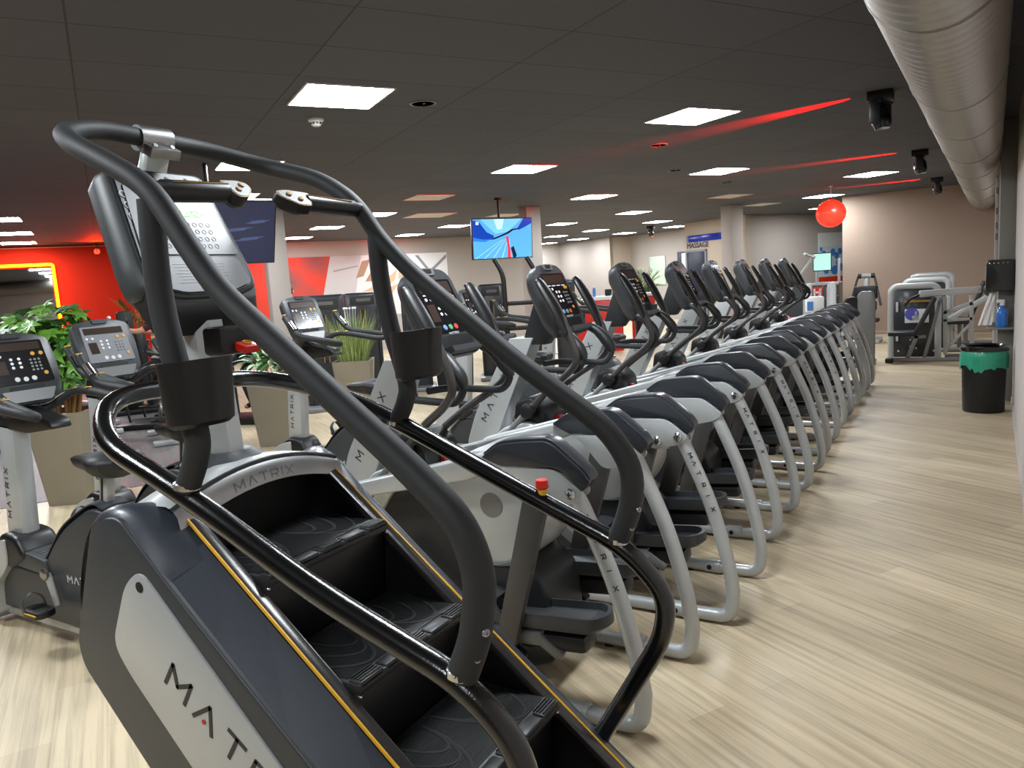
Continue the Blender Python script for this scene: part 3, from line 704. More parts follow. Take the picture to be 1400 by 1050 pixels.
for y in (.99, 1.69):
    sup = spline([(-1.405, y, 1.86) if y < 1.3 else (-1.415, y, 1.80), (-1.412, y, 1.68), (-1.39, y, 1.54), (-1.35, y, 1.39), (-1.36, y, 1.33), (-1.40, y, 1.262)], 6)
    mb = MB().tube(sup, .026, 18); cb(mb, 'handrail_support', 'rubber')
    sg = -1 if y < 1.3 else 1
    for (bx, bz) in ((-1.375, 1.345), (-1.392, 1.29), (-.684, 1.08), (-.705, 1.03)):
        cb(MB().lathe([(.0028, .001), (.003, .004), (.006, .004), (.0075, .002), (.0075, -.008)], c=(bx + .0235, y - .012, bz + .002), axis=(.85, -.5, .1), seg=14), 'handrail_bolt', 'steel')
    cb(MB().lathe([(.029, 0), (.029, .012), (.024, .016)], c=(-1.40, y, 1.262), axis=(.15, 0, 1), seg=18), 'handrail_joint', 'chrome')
    cb(MB().lathe([(.029, 0), (.029, .012), (.024, .016)], c=(-.722, y, .99), axis=(.1, 0, 1), seg=18), 'handrail_joint', 'chrome')
    # cup holder hugging the support
    cx, cy, cz = -1.335 + (.0 if y < 1.3 else .04), y + (.005 if y < 1.3 else -.01), 1.468
    ring = []
    for z, r in ((cz - .066, .060), (cz - .070, .054), (cz - .060, .066), (cz + .062, .073), (cz + .066, .073), (cz + .066, .069), (cz - .05, .062), (cz - .052, 0.001)):
        ring.append([(cx + r * cos(a) * 1.0, cy + r * sin(a), z + .006 * cos(a)) for a in [2 * pi * k / 32 for k in range(32)]])
    ring = ring[1:]
    mb = MB().loft(ring, True, True); cb(mb, 'cup_holder', 'black')
    # hand grip pointing inwards with a key pad at its end
    gx = -1.405 if sg < 0 else -1.462; g0 = Vector((gx, y - sg * .0, 1.878)); g1 = Vector((gx - .015, y - sg * .20, 1.888))
    mb = MB().tube([g0, g0 + (g1 - g0) * .12, g0 + (g1 - g0) * .16, g1], .022, 16, radii=[.02, .02, .0235, .0225]); gr = cb(mb, 'hand_grip', 'black')
    ux_ = Vector((-.30, -sg * .95, .12)).normalized(); nz_ = Vector((.72, 0, .69)); uy_ = nz_.cross(ux_) * (1 if nz_.cross(ux_).z > 0 else -1)
    nz_ = ux_.cross(uy_).normalized(); nz_ = nz_ if nz_.x > 0 else -nz_
    P2 = lambda q, w: [tuple(g1 + ux_ * u + uy_ * v + nz_ * w) for u, v in q]
    pad = round_poly([(-.015, .024), (.055, .022), (.088, .010), (.082, -.012), (.03, -.040), (-.005, -.036)], .012, 4)
    sm = lambda q, k: [((u - .035) * k + .035, (v + .004) * k - .004) for u, v in q]
    mb = MB().loft([P2(sm(pad, .75), -.022), P2(pad, -.010), P2(pad, .012), P2(sm(pad, .96), .016)]); cb(mb, 'grip_pad', 'black', gr)
    mb = MB().loft([P2(sm(pad, .95), .014), P2(sm(pad, .95), .0172)]); cb(mb, 'pad_edge', 'gold', gr)
    mb = MB().loft([P2(sm(pad, .86), .015), P2(sm(pad, .86), .0182)]); cb(mb, 'pad_inset', 'charcoal', gr)
    for uu, vv in ((.022, -.012), (.050, .002)): cb(MB().lathe([(.0075, 0), (.007, .004), (0, .005)], c=P2([(uu, vv)], .018)[0], axis=tuple(nz_), seg=14), 'pad_key', 'gold', gr)
    mb = MB().bar(g0 + Vector((.010, -sg * .05, .0195)), g1 + Vector((.010, 0, .0185)), .010, .003, bev=.001); cb(mb, 'grip_inlay', 'gold', gr)
# clamp holding the handrail to the console post
mb = MB().tube([(-1.863, 1.295, 2.0865), (-1.858, 1.385, 2.0865)], .0335, 24); cl = cb(mb, 'handrail_clamp', 'steel')
mb = MB().box((-1.832, 1.34, 2.052), (.05, .088, .028), rot=(0, .5, 0), bev=.003); cb(mb, 'clamp_plate', 'steel', cl)
for yy in (1.315, 1.365): cb(MB().lathe([(0, .003), (.006, .003), (.007, -.003)], c=(-1.817, yy, 2.062), axis=(.88, 0, .47), seg=12), 'clamp_bolt', 'chrome', cl)
mb = MB().bar((-1.93, 1.34, 1.90), (-1.85, 1.34, 2.06), .07, .04, bev=.012, up=(1, 0, 0)); cb(mb, 'clamp_post', 'silver')
# console
nrm = Vector((.90, 0, .44)).normalized(); upv = Vector((-.44, 0, .90)).normalized()
fc = Vector((-1.775, 1.335, 1.835))                      # middle of the face
def cpt(u, v, w): return fc + Vector((0, u, 0)) + upv * v + nrm * w
def cpoly(pts, w): return [tuple(cpt(u, v, w)) for u, v in pts]
face = round_poly([(-.135, .185), (.135, .185), (.162, -.10), (.158, -.165), (.08, -.19), (-.08, -.19), (-.158, -.165), (-.162, -.10)], .025, 4)
def scaled(pts, su, sv, dv=0): return [(u * su, v * sv + dv) for u, v in pts]
mb = MB().loft([cpoly(scaled(face, .72, .80, .0), -.125), cpoly(scaled(face, 1.12, 1.0, .0), -.085), cpoly(scaled(face, 1.16, 1.03, .0), -.04), cpoly(scaled(face, 1.05, 1.02), -.004), cpoly(scaled(face, 1.0, 1.0), .0)])
con = cb(mb, 'console', 'conbody', sharp=50)
mb = MB().loft([cpoly(scaled(face, .965, .97), -.004), cpoly(scaled(face, .965, .97), .003)]); cb(mb, 'console_bezel', 'charcoal', con)
ov = round_poly([(-.120, .138), (.120, .138), (.146, -.07), (-.146, -.07)], .012, 3)
mb = MB().loft([cpoly(ov, 0.0), cpoly(ov, .006)]); cb(mb, 'display_overlay', 'overlay', con, label='pale reflective display overlay')
ov2 = round_poly([(-.134, -.080), (.134, -.080), (.146, -.158), (.075, -.180), (-.075, -.180), (-.146, -.158)], .015, 3)
mb = MB().loft([cpoly(ov2, 0.0), cpoly(ov2, .007)]); cb(mb, 'lower_overlay', 'overlay', con)
chin = [(-.13, -.165), (.13, -.165), (.16, -.12), (-.16, -.12)]
ch_ = lambda w0, w1, v0, v1: round_poly([(-w0, v0), (w0, v0), (w1, v1), (-w1, v1)], .03, 3)
mb = MB().loft([cpoly(ch_(.15, .10, -.12, -.225), -.125), cpoly(ch_(.178, .150, -.12, -.265), -.075), cpoly(ch_(.178, .156, -.12, -.245), -.03), cpoly(ch_(.172, .152, -.12, -.206), -.006)]); cb(mb, 'console_chin', 'chin', con)
mb = MB()
for u in (-.09, -.03, .03, .09): mb.add(cpoly([(u - .02, .150), (u + .02, .150), (u + .013 * (1 if u < 0 else -1), .170)], .0042), [(0, 1, 2)])
cb(mb, 'top_vent', 'deepblack', con)
mb = MB()
for k in range(3):
    c_ = cpt(-.128 + .0 * k, .105 - k * .032, .0035); mb.tube([c_ + Vector((0, cos(a) * .009, 0)) + upv * (sin(a) * .009) for a in [2 * pi * j / 16 for j in range(16)]], .0018, 6, closed=True)
cb(mb, 'side_key', 'white', con)
mb = MB()                                                # green dot matrix profile and digits
random.seed(3)
hts = [1, 2, 3, 3, 2, 1, 0, 0, 0, 1, 3, 4, 3, 2, 2, 5, 5, 6, 2, 0]
for i, hh in enumerate(hts):
    for j in range(hh):
        mb.box(tuple(cpt(-.07 + i * .0075, .122 - j * .0062, .0066)), (.001, .0042, .0042), rot=(0, -.45, 0))
for i in range(26):
    if i % 5 == 4: continue
    for j in range(4):
        if random.random() < .62: mb.box(tuple(cpt(-.075 + i * .0062, .062 - j * .0055, .0066)), (.001, .0036, .0036), rot=(0, -.45, 0))
cb(mb, 'green_digits', 'green_led', con, label='green lit dot matrix digits')
mb = MB(); 
for r_ in range(4):
    for k in range(9):
        c_ = cpt(-.085 + k * .021, .02 - r_ * .022, .0064); mb.tube([c_ + Vector((0, cos(a) * .006, 0)) + upv * (sin(a) * .006) for a in [2 * pi * j / 10 for j in range(10)]], .0007, 4, closed=True)
for k in range(7): mb.box(tuple(cpt(-.0, -.10 - k * .009, .0074)), (.0008, .16 - .01 * (k % 3), .0012), rot=(0, -.45, 0))
cb(mb, 'printed_marks', 'silver_dark', con)
# ------------------------------------------------------------------ elliptical trainers (the long row)
def ez(X, z): return (X * .957, .071 + .957 * z)
EL = Vector((-1.5, 0, 0))                         # local origin of the prototype on the floor
def make_elliptical():
    t = empty('elliptical_trainer', EL, '', 'elliptical trainer', 0, 'elliptical trainers in a long row')
    def eb(mb, name, m, parent=t, label=None, **k): return mb.build(name, m, parent, org=EL, label=label, **k)
    W_ = .325
    for sg in (-1, 1):
        yo = sg * W_; yi = sg * (W_ - .065)
        # long side beam, rising to the rear
        beam = [ez(-2.45, .70), ez(-2.30, .80), ez(-1.58, .985), ez(-1.46, 1.0), ez(-1.44, .96), ez(-1.50, .930), ez(-1.66, .865), ez(-2.24, .742), ez(-2.42, .66)]
        mb = MB(); mb.prism(round_poly(beam, .02, 3), min(yo, yi) + .004, max(yo, yi) - .004, bev=.014, seg=3); bm_ = eb(mb, 'side_beam', 'silver')
        cov = [ez(-1.577, .973), ez(-1.502, 1.027), ez(-1.40, 1.043), ez(-1.288, 1.052), ez(-1.252, 1.037), ez(-1.136, .943), ez(-1.110, .905), ez(-1.146, .868), ez(-1.222, .940), ez(-1.252, .952), ez(-1.49, .942)]
        mb = MB(); mb.prism(round_poly(cov, [.01, .03, .02, .03, .02, .02, .012, .01, .02, .02, .02], 3), yo - .009, yo + .009, bev=.005)
        mb.prism(round_poly([(x, z + .012) for x, z in cov[:7]] + [cov[7], cov[8], cov[9], cov[10]], [.01, .03, .02, .03, .02, .02, .012, .01, .02, .02, .02], 3), yo - sg * .072, yo - sg * .002, bev=.012, seg=3)
        eb(mb, 'beam_cover', 'cover')
        pl = [ez(-1.48, .94), ez(-1.25, .945), ez(-1.145, .868), ez(-1.150, .845), ez(-1.184, .818), ez(-1.307, .79), ez(-1.34, .80), ez(-1.43, .905)]
        mb = MB(); mb.prism(round_poly(pl, [.0, .03, .02, .02, .03, .03, .02, .01], 4), yo - .006, yo + .006, bev=.004); pt = eb(mb, 'end_plate', 'silver')
        mb = MB(); mb.prism(round_poly(pl, [.0, .03, .02, .02, .03, .03, .02, .01], 4), yi - .005, yi + .005, bev=.003); eb(mb, 'end_plate', 'silver')
        for bx, bz in ((-1.194, .858), (-1.298, .835)):
            x, z = ez(bx, bz); mb = MB().lathe([(.014, .0), (.021, .002), (.021, .007), (.015, .013), (0, .015)], c=(x, yo + sg * .005, z), axis=(0, sg, 0), seg=20)
            eb(mb, 'plate_bolt', 'chrome', pt)
        mb = MB()
        for bx, bz in ((-1.194, .858), (-1.298, .835)):
            x, z = ez(bx, bz)
            for r_ in (0, pi / 2): mb.box((x, yo + sg * .020, z), (.018, .003, .004), rot=(0, r_, 0))
        eb(mb, 'bolt_slot', 'dark', pt)
        # curved rear leg running into the floor rail
        yl = sg * (W_ - .032)
        leg = [ez(-1.19, .845), ez(-1.15, .76), ez(-1.056, .53), ez(-.985, .28), ez(-.955, .10)]
        pth = [(x, yl, z) for x, z in leg]
        pth = spline(pth, 5)
        pth = pth[:-1] + fillet([pth[-1], (-.925, yl + sg * .0, .036), (-1.16, yl - sg * .0, .034)], .16, 8)
        mb = MB().tube(pth, .0315, 18); lg = eb(mb, 'rear_leg', 'silver')
        # lettering on the outside of the leg
        i0 = 6; 
        mb = MB(); txt = 'MATRIX'
        seg_pts = [Vector(ez(-1.165 + (.17) * q / 5, 0)[:1] + (0, 0)) for q in range(6)]
        for q, ch in enumerate(txt):
            k = 4.6 + q * 1.15; i = int(k); f_ = k - i
            c_ = Vector(pth[i]).lerp(Vector(pth[i + 1]), f_); dvec = (Vector(pth[i + 1]) - Vector(pth[i])).normalized()
            T = frame(c_ + Vector((0, sg * .0312, 0)) , dvec * (1), Vector((0, 0, 1)).cross(Vector((0, 1, 0))) * 1.0)
            uy = Vector((0, sg, 0)).cross(dvec); T = frame(c_ + Vector((.006, sg * .0305, .004)), dvec, uy)
            lettering(T, ch, .018, w=.2, depth=.0015, mb=mb)
        eb(mb, 'leg_lettering', 'ink', lg)
        mb = MB().tube([(-1.13, yl, .037), (-1.21, yl, .037)], .037, 18).tube([(-1.15, yl, .037), (-1.158, yl, .037)], .0395, 18); cn = eb(mb, 'rail_connector', 'silver')
        mb = MB().cyl((-1.185, yl - .034, .04), (-1.185, yl - .0385, .04), .0135, 16); eb(mb, 'connector_hole', 'deepblack', cn)
        mb = MB().tube([(-1.19, yl, .036), (-1.75, yl, .037), (-2.1, sg * .22, .05), (-2.3, sg * .12, .08)], .03, 16); eb(mb, 'floor_rail', 'silver')
        for fx in (-1.30, -1.9): eb(MB().cyl((fx, yl, 0), (fx, yl, .012), .022, 14), 'levelling_foot', 'black')
        # dark suspension link hanging from the plate to the pedal arm
        x0, z0 = ez(-1.335, .90); x1, z1 = ez(-1.545, .17)
        yk = sg * (W_ - .033)
        mb = MB().bar((x0, yk, z0), (x1, yk, z1), (.036), .105, bev=.008, up=(1, 0, 0), h1=.085); ln = eb(mb, 'suspension_link', 'link')
        ph = .055 * sg
        mb = MB().bar((x1 + .005, yk, z1 + .005), (x1 + .075, yk, z1 - .045), .05, .06, bev=.012); eb(mb, 'link_end', 'black', ln)
        # pedal arm with its pedal
        px0, pz0 = -1.66, .33 + ph; pxe, pze = -1.25, .385 + ph * .6
        yp = sg * .20
        mb = MB().bar((-2.05, yp + sg * .05, .44 - ph * 2), (px0, yp + sg * .05, .30 + ph), .04, .06, bev=.01).bar((px0 - .02, yp + sg * .05, .30 + ph), (-1.33, yp + sg * .05, .335 + ph), .04, .06, bev=.012).bar((-1.35, yp + sg * .05, .335 + ph), (-1.25, yp + sg * .05, .27 + ph), .04, .045, bev=.012)
        pa = eb(mb, 'pedal_arm', 'silver_dark')
        out = round_poly([(-1.56, yp - .075), (-1.10, yp - .085), (-1.06, yp - .03), (-1.06, yp + .03), (-1.10, yp + .085), (-1.56, yp + .075), (-1.60, yp)], [.03, .07, .05, .05, .07, .03, .05], 4)
        sc_ = lambda q, s: [((x + 1.33) * s - 1.33, (y - yp) * s + yp) for x, y in q]
        dz = pze - .03
        T = Matrix.Translation((-1.33, 0, dz)) @ Matrix.Rotation(-.08, 4, 'Y') @ Matrix.Translation((1.33, 0, 0))
        mb = MB().loft([[tuple(T @ Vector((x, y, 0))) for x, y in sc_(out, .9)], [tuple(T @ Vector((x, y, .02))) for x, y in sc_(out, 1)], [tuple(T @ Vector((x, y, .062))) for x, y in sc_(out, 1)], [tuple(T @ Vector((x, y, .062))) for x, y in sc_(out, .93)], [tuple(T @ Vector((x, y, .032))) for x, y in sc_(out, .90)]], True, True)
        pd = eb(mb, 'pedal', 'charcoal', pa)
        mb = MB()
        for k in range(9): mb.add([tuple(T @ Vector(v)) for v in ((-1.52 + .0, yp - .055 + k * .0125, .033), (-1.14, yp - .055 + k * .0125, .033), (-1.14, yp - .049 + k * .0125, .036), (-1.52, yp - .049 + k * .0125, .036))], [(0, 1, 2, 3)])
        eb(mb, 'pedal_ribs', 'dark', pd)
        mb = MB().loft([[tuple(T @ Vector((x, y, z))) for x, y, z in ((-1.60, yp - .06, .05), (-1.50, yp - .082, .05), (-1.50, yp - .07, .05), (-1.585, yp - .05, .05))], [tuple(T @ Vector((x, y, z))) for x, y, z in ((-1.61, yp - .03, .12), (-1.53, yp - .082, .10), (-1.53, yp - .07, .10), (-1.595, yp - .03, .12))], [tuple(T @ Vector((x, y, z))) for x, y, z in ((-1.61, yp + .03, .12), (-1.53, yp + .082, .10), (-1.53, yp + .07, .10), (-1.595, yp + .03, .12))], [tuple(T @ Vector((x, y, z))) for x, y, z in ((-1.60, yp + .06, .05), (-1.50, yp + .082, .05), (-1.50, yp + .07, .05), (-1.585, yp + .05, .05))]])
        eb(mb, 'toe_guard', 'charcoal', pd)
        mb = MB().box((-1.30, yp, dz - .055), (.30, .12, .07), rot=(0, -.08, 0), bev=.02); eb(mb, 'pedal_carrier', 'black', pd)
        # moving upper arm: pivot, cranked tube, padded handle
        sw = 0.0 if sg < 0 else -.06
        arm = [(-2.02 + sw, sg * .15, .955), (-1.86 + sw, sg * .20, 1.085), (-1.735 + sw * .9, sg * .235, 1.17), (-1.675 + sw * .8, sg * .25, 1.245), (-1.70 + sw * .7, sg * .253, 1.36), (-1.76 + sw * .6, sg * .253, 1.48)]
        mb = MB().tube(spline(arm, 5), .0175, 14); ar = eb(mb, 'moving_arm', 'gun')
        hd = [(-1.715 + sw * .65, sg * .253, 1.375), (-1.775 + sw * .6, sg * .252, 1.50), (-1.85 + sw * .5, sg * .25, 1.625), (-1.868 + sw * .5, sg * .25, 1.648)]
        mb = MB().tube(spline(hd, 4), .026, 14, radii=[.018 + .009 * math.sin(pi * min(1, (i + 1) / 11)) for i in range(13)], flat=(1.65, .85)); eb(mb, 'arm_handle', 'black', ar)
        mb = MB().lathe([(.02, -.03), (.042, -.028), (.046, 0), (.04, .025), (.028, .03), (0, .03)], c=(-2.02 + sw, sg * .16, .955), axis=(0, sg, 0), seg=22); pv = eb(mb, 'arm_pivot', 'black', ar)
        mb = MB()
        for a in (0, 2.1, 4.2): mb.cyl((-2.02 + sw + .024 * cos(a), sg * .188, .955 + .024 * sin(a)), (-2.02 + sw + .024 * cos(a), sg * .192, .955 + .024 * sin(a)), .005, 8)
        eb(mb, 'pivot_slot', 'deepblack', pv)
        mb = MB().tube([(-2.02 + sw, sg * .15, .955), (-2.18 + sw, sg * .165, .80), (-2.32, sg * .18, .60), (-2.20, sg * .24, .48)], .022, 12); eb(mb, 'lower_arm', 'silver_dark', ar)
        # fixed grip loop
        g = fillet([(-2.02, sg * .05, 1.185), (-1.98, sg * .16, 1.185), (-1.70, sg * .185, 1.175), (-1.655, sg * .185, 1.25), (-1.72, sg * .18, 1.33)], [.06, .05, .06, .05], 5)
        mb = MB().tube(g, .0165, 12); gl = eb(mb, 'fixed_handle', 'rubber')
        mb = MB().tube(spline([(-1.66, sg * .185, 1.235), (-1.685, sg * .182, 1.285), (-1.745, sg * .172, 1.355), (-1.80, sg * .16, 1.38)], 4), .02, 12, radii=[.017, .021, .026, .029, .032, .032, .030, .028, .026, .025, .023, .02, .015]); eb(mb, 'pulse_grip', 'dark', gl)
        mb = MB().tube(spline([(-1.668, sg * .187, 1.27), (-1.70, sg * .183, 1.325), (-1.74, sg * .175, 1.372)], 4), .008, 8, flat=(1, 2)); eb(mb, 'pulse_plate', 'chrome', gl)
    # housing of the drive
    mb = MB().lathe([(0, -.165), (.215, -.165), (.245, -.15), (.25, -.12), (.25, .12), (.245, .15), (.215, .165), (0, .165)], c=(-1.605, 0, .735), axis=(0, 1, 0), seg=48); dr = eb(mb, 'drive_disc', 'silver')
    for sg in (-1, 1):
        mb = MB().cyl((-1.585, sg * .165, .76), (-1.585, sg * .169, .76), .052, 28); eb(mb, 'disc_badge', 'silver_dark', dr)
        mb = MB(); pts = [(-1.605 + .225 * cos(a), sg * .166, .735 + .225 * sin(a)) for a in [pi * (1.12 + .7 * k / 16) for k in range(17)]]; mb.tube(pts, .012, 6, flat=(1, .3)); eb(mb, 'disc_stripe', 'silver_dark', dr)
    sh = [(-1.34, .12), (-1.36, .44), (-1.45, .53), (-1.60, .50), (-1.78, .60), (-1.80, .80), (-1.95, .88), (-2.2, .80), (-2.45, .52), (-2.5, .2), (-2.44, .06), (-1.5, .06)]
    mb = MB().prism(round_poly(sh, [.04, .05, .06, .1, .1, .06, .08, .1, .1, .06, .03, .05], 4), -.155, .155, bev=.02, seg=3); eb(mb, 'lower_shroud', 'dark')
    fr = [(-2.02, .90), (-1.96, .86), (-2.08, .78), (-2.22, .60), (-2.30, .40), (-2.34, .12), (-2.52, .10), (-2.53, .30), (-2.46, .52), (-2.34, .72), (-2.18, .86)]
    mb = MB().prism(round_poly(fr, .04, 4), -.175, .175, bev=.04, seg=4); eb(mb, 'front_fender', 'silver')
    mb = MB().box((-2.42, 0, .045), (.13, .5, .06), bev=.02); eb(mb, 'front_foot', 'silver_dark')
    for yy in (-.23, .23): eb(MB().cyl((-2.50, yy - .015, .045), (-2.50, yy + .015, .045), .042, 20), 'transport_wheel', 'black')
    mb = MB().prism(round_poly([(-2.05, .80), (-1.92, .86), (-1.93, .96), (-2.02, 1.03), (-2.12, 1.0), (-2.14, .88)], .03, 3), -.13, .13, bev=.02); eb(mb, 'pivot_housing', 'black'); eb(MB().box((-1.925, 0, .895), (.05, .05, .03), bev=.008), 'red_lever', 'red')
    # mast
    ms = [(-2.50, .72), (-2.43, .90), (-2.165, 1.34), (-2.02, 1.34), (-2.12, 1.13), (-2.28, .80), (-2.34, .66)]
    mb = MB().prism(round_poly(ms, [.04, .03, .01, .01, .05, .05, .04], 3), -.065, .065, bev=.016, seg=3); mt = eb(mb, 'mast', 'silver')
    for sg in (-1,):
        dvec = Vector((.50, 0, .86)).normalized() if sg < 0 else Vector((-.50, 0, -.86)).normalized(); uy = Vector((0, sg, 0)).cross(dvec)
        o = Vector((-2.345, sg * .0652, .86)) if sg < 0 else Vector((-2.115, sg * .0652, 1.26))
        eb(lettering(frame(o + uy * .010, dvec, uy), 'MATRIX', .036, gap=1.0, w=.15), 'mast_lettering', 'ink', mt)
    # console
    nrm = Vector((.90, 0, .40)).normalized(); upv = Vector((-.40, 0, .90)).normalized(); fc = Vector((-1.865, 0, 1.54))
    cp = lambda u, v, w: tuple(fc + Vector((0, u, 0)) + upv * v + nrm * w)
    pol = lambda q, w: [cp(u, v, w) for u, v in q]
    face = round_poly([(-.12, .198), (0, .21), (.12, .198), (.158, .16), (.17, -.12), (.14, -.20), (-.14, -.20), (-.17, -.12), (-.158, .16)], .03, 4)
    s2 = lambda q, a, b: [(u * a, v * b) for u, v in q]
    mb = MB().loft([pol(s2(face, .72, .74), -.105), pol(s2(face, .93, .93), -.075), pol(s2(face, 1.02, 1.0), -.04), pol(s2(face, 1.01, 1.0), -.01), pol(face, 0)]); co = eb(mb, 'console', 'charcoal', sharp=50)
    q = round_poly([(-.128, .150), (.128, .150), (.138, -.095), (-.138, -.095)], .012, 3)
    mb = MB().loft([pol(q, 0), pol(q, .005)]); eb(mb, 'console_face', 'screen', co)
    q = round_poly([(-.112, .140), (.112, .140), (.114, .088), (-.114, .088)], .004, 2); mb = MB().loft([pol(q, .004), pol(q, .0062)]); eb(mb, 'display', 'lcd', co)
    q = round_poly([(-.108, .035), (-.055, .035), (-.053, -.045), (-.106, -.045)], .004, 2); mb = MB().loft([pol(q, .004), pol(q, .0065)]); eb(mb, 'small_screen', 'lcd', co)
    def dots(name, m, pts, r):
        mb = MB()
        for u, v in pts: mb.lathe([(r, 0), (r * .9, .0022), (0, .003)], c=cp(u, v, .005), axis=tuple(nrm), seg=10)
        eb(mb, name, m, co)
    dots('white_keys', 'white', [(-.095, .058), (-.062, .058)] + [(-.03 + .032 * i, .04 - .026 * j) for i in range(2) for j in range(3)], .008)
    dots('number_keys', 'silver_dark', [(.05 + .02 * i, .035 - .02 * j) for i in range(3) for j in range(4)], .0065)
    dots('amber_keys', 'amber', [(.09, -.052), (.085, .064), (.105, .064)], .010)
    dots('start_keys', 'keygreen', [(-.005, -.073)], .013); dots('stop_keys', 'keyred', [(.035, -.073)], .013); dots('blue_keys', 'keyblue', [(-.045, -.073)], .013)
    mb = MB()
    for k in range(4): mb.box(cp(-.085 + k * .055, .078, .0055), (.0012, .04, .006), rot=(0, -.42, 0))
    eb(mb, 'printed_marks', 'inklight', co)
    mb = MB().loft([pol(round_poly([(-.13, -.11), (.13, -.11), (.12, -.185), (-.12, -.185)], .02, 3), 0), pol(round_poly([(-.12, -.12), (.12, -.12), (.11, -.175), (-.11, -.175)], .02, 3), .0015)]); eb(mb, 'tray_recess', 'deepblack', co)
    mb = MB().loft([pol([(-.125, -.165), (.125, -.165), (.12, -.195), (-.12, -.195)], 0), pol([(-.12, -.17), (.12, -.17), (.115, -.193), (-.115, -.193)], .05)]); eb(mb, 'console_tray', 'charcoal', co)
    mb = MB().loft([pol(round_poly([(-.05, .205), (.05, .205), (.045, .172), (-.045, .172)], .01, 3), 0.0), pol(round_poly([(-.05, .205), (.05, .205), (.045, .172), (-.045, .172)], .01, 3), .006)]); fn = eb(mb, 'fan_vent', 'silver_dark', co)
    mb = MB().loft([pol(round_poly([(-.03, .2), (.03, .2), (.026, .18), (-.026, .18)], .006, 3), 0.005), pol(round_poly([(-.03, .2), (.03, .2), (.026, .18), (-.026, .18)], .006, 3), .0072)]); eb(mb, 'vent_hole', 'deepblack', fn)
    eb(lettering(frame(Vector(cp(-.035, -.106, .0055)), (0, 1, 0), upv), 'MATRIX', .009, gap=.5, w=.2, depth=.0008), 'console_lettering', 'inklight', co)
    mb = MB().prism([(-2.10, 1.30), (-1.96, 1.30), (-1.86, 1.42), (-2.0, 1.56)], -.05, .05, bev=.01); eb(mb, 'console_neck', 'dark')
    return t
ROW = [(2.665, -.03, 'elliptical trainer nearest to the stair climber, partly hidden by its handrail'),
       (3.655, .04, 'second elliptical trainer from the stair climber, dark console in front of the hanging television'),
       (4.83, .01, 'third elliptical trainer from the stair climber, console in front of the red desk'),
       (5.965, .01, 'fourth elliptical trainer from the stair climber, console left of the navy massage door'),
       (7.07, -.015, 'fifth elliptical trainer from the stair climber, console in front of the navy massage door'),
       (8.29, -.03, 'sixth elliptical trainer from the stair climber, console in front of the right column'),
       (9.42, -.02, 'seventh elliptical trainer from the stair climber, second from the far end'),
       (10.55, -.02, 'farthest elliptical trainer at the end of the long row')]
ep = make_elliptical()
for i, (y, dx, lab) in enumerate(ROW):
    o = ep if i == 0 else copy_tree(ep)
    o.location = (EL.x + dx, y, 0); o['label'] = lab
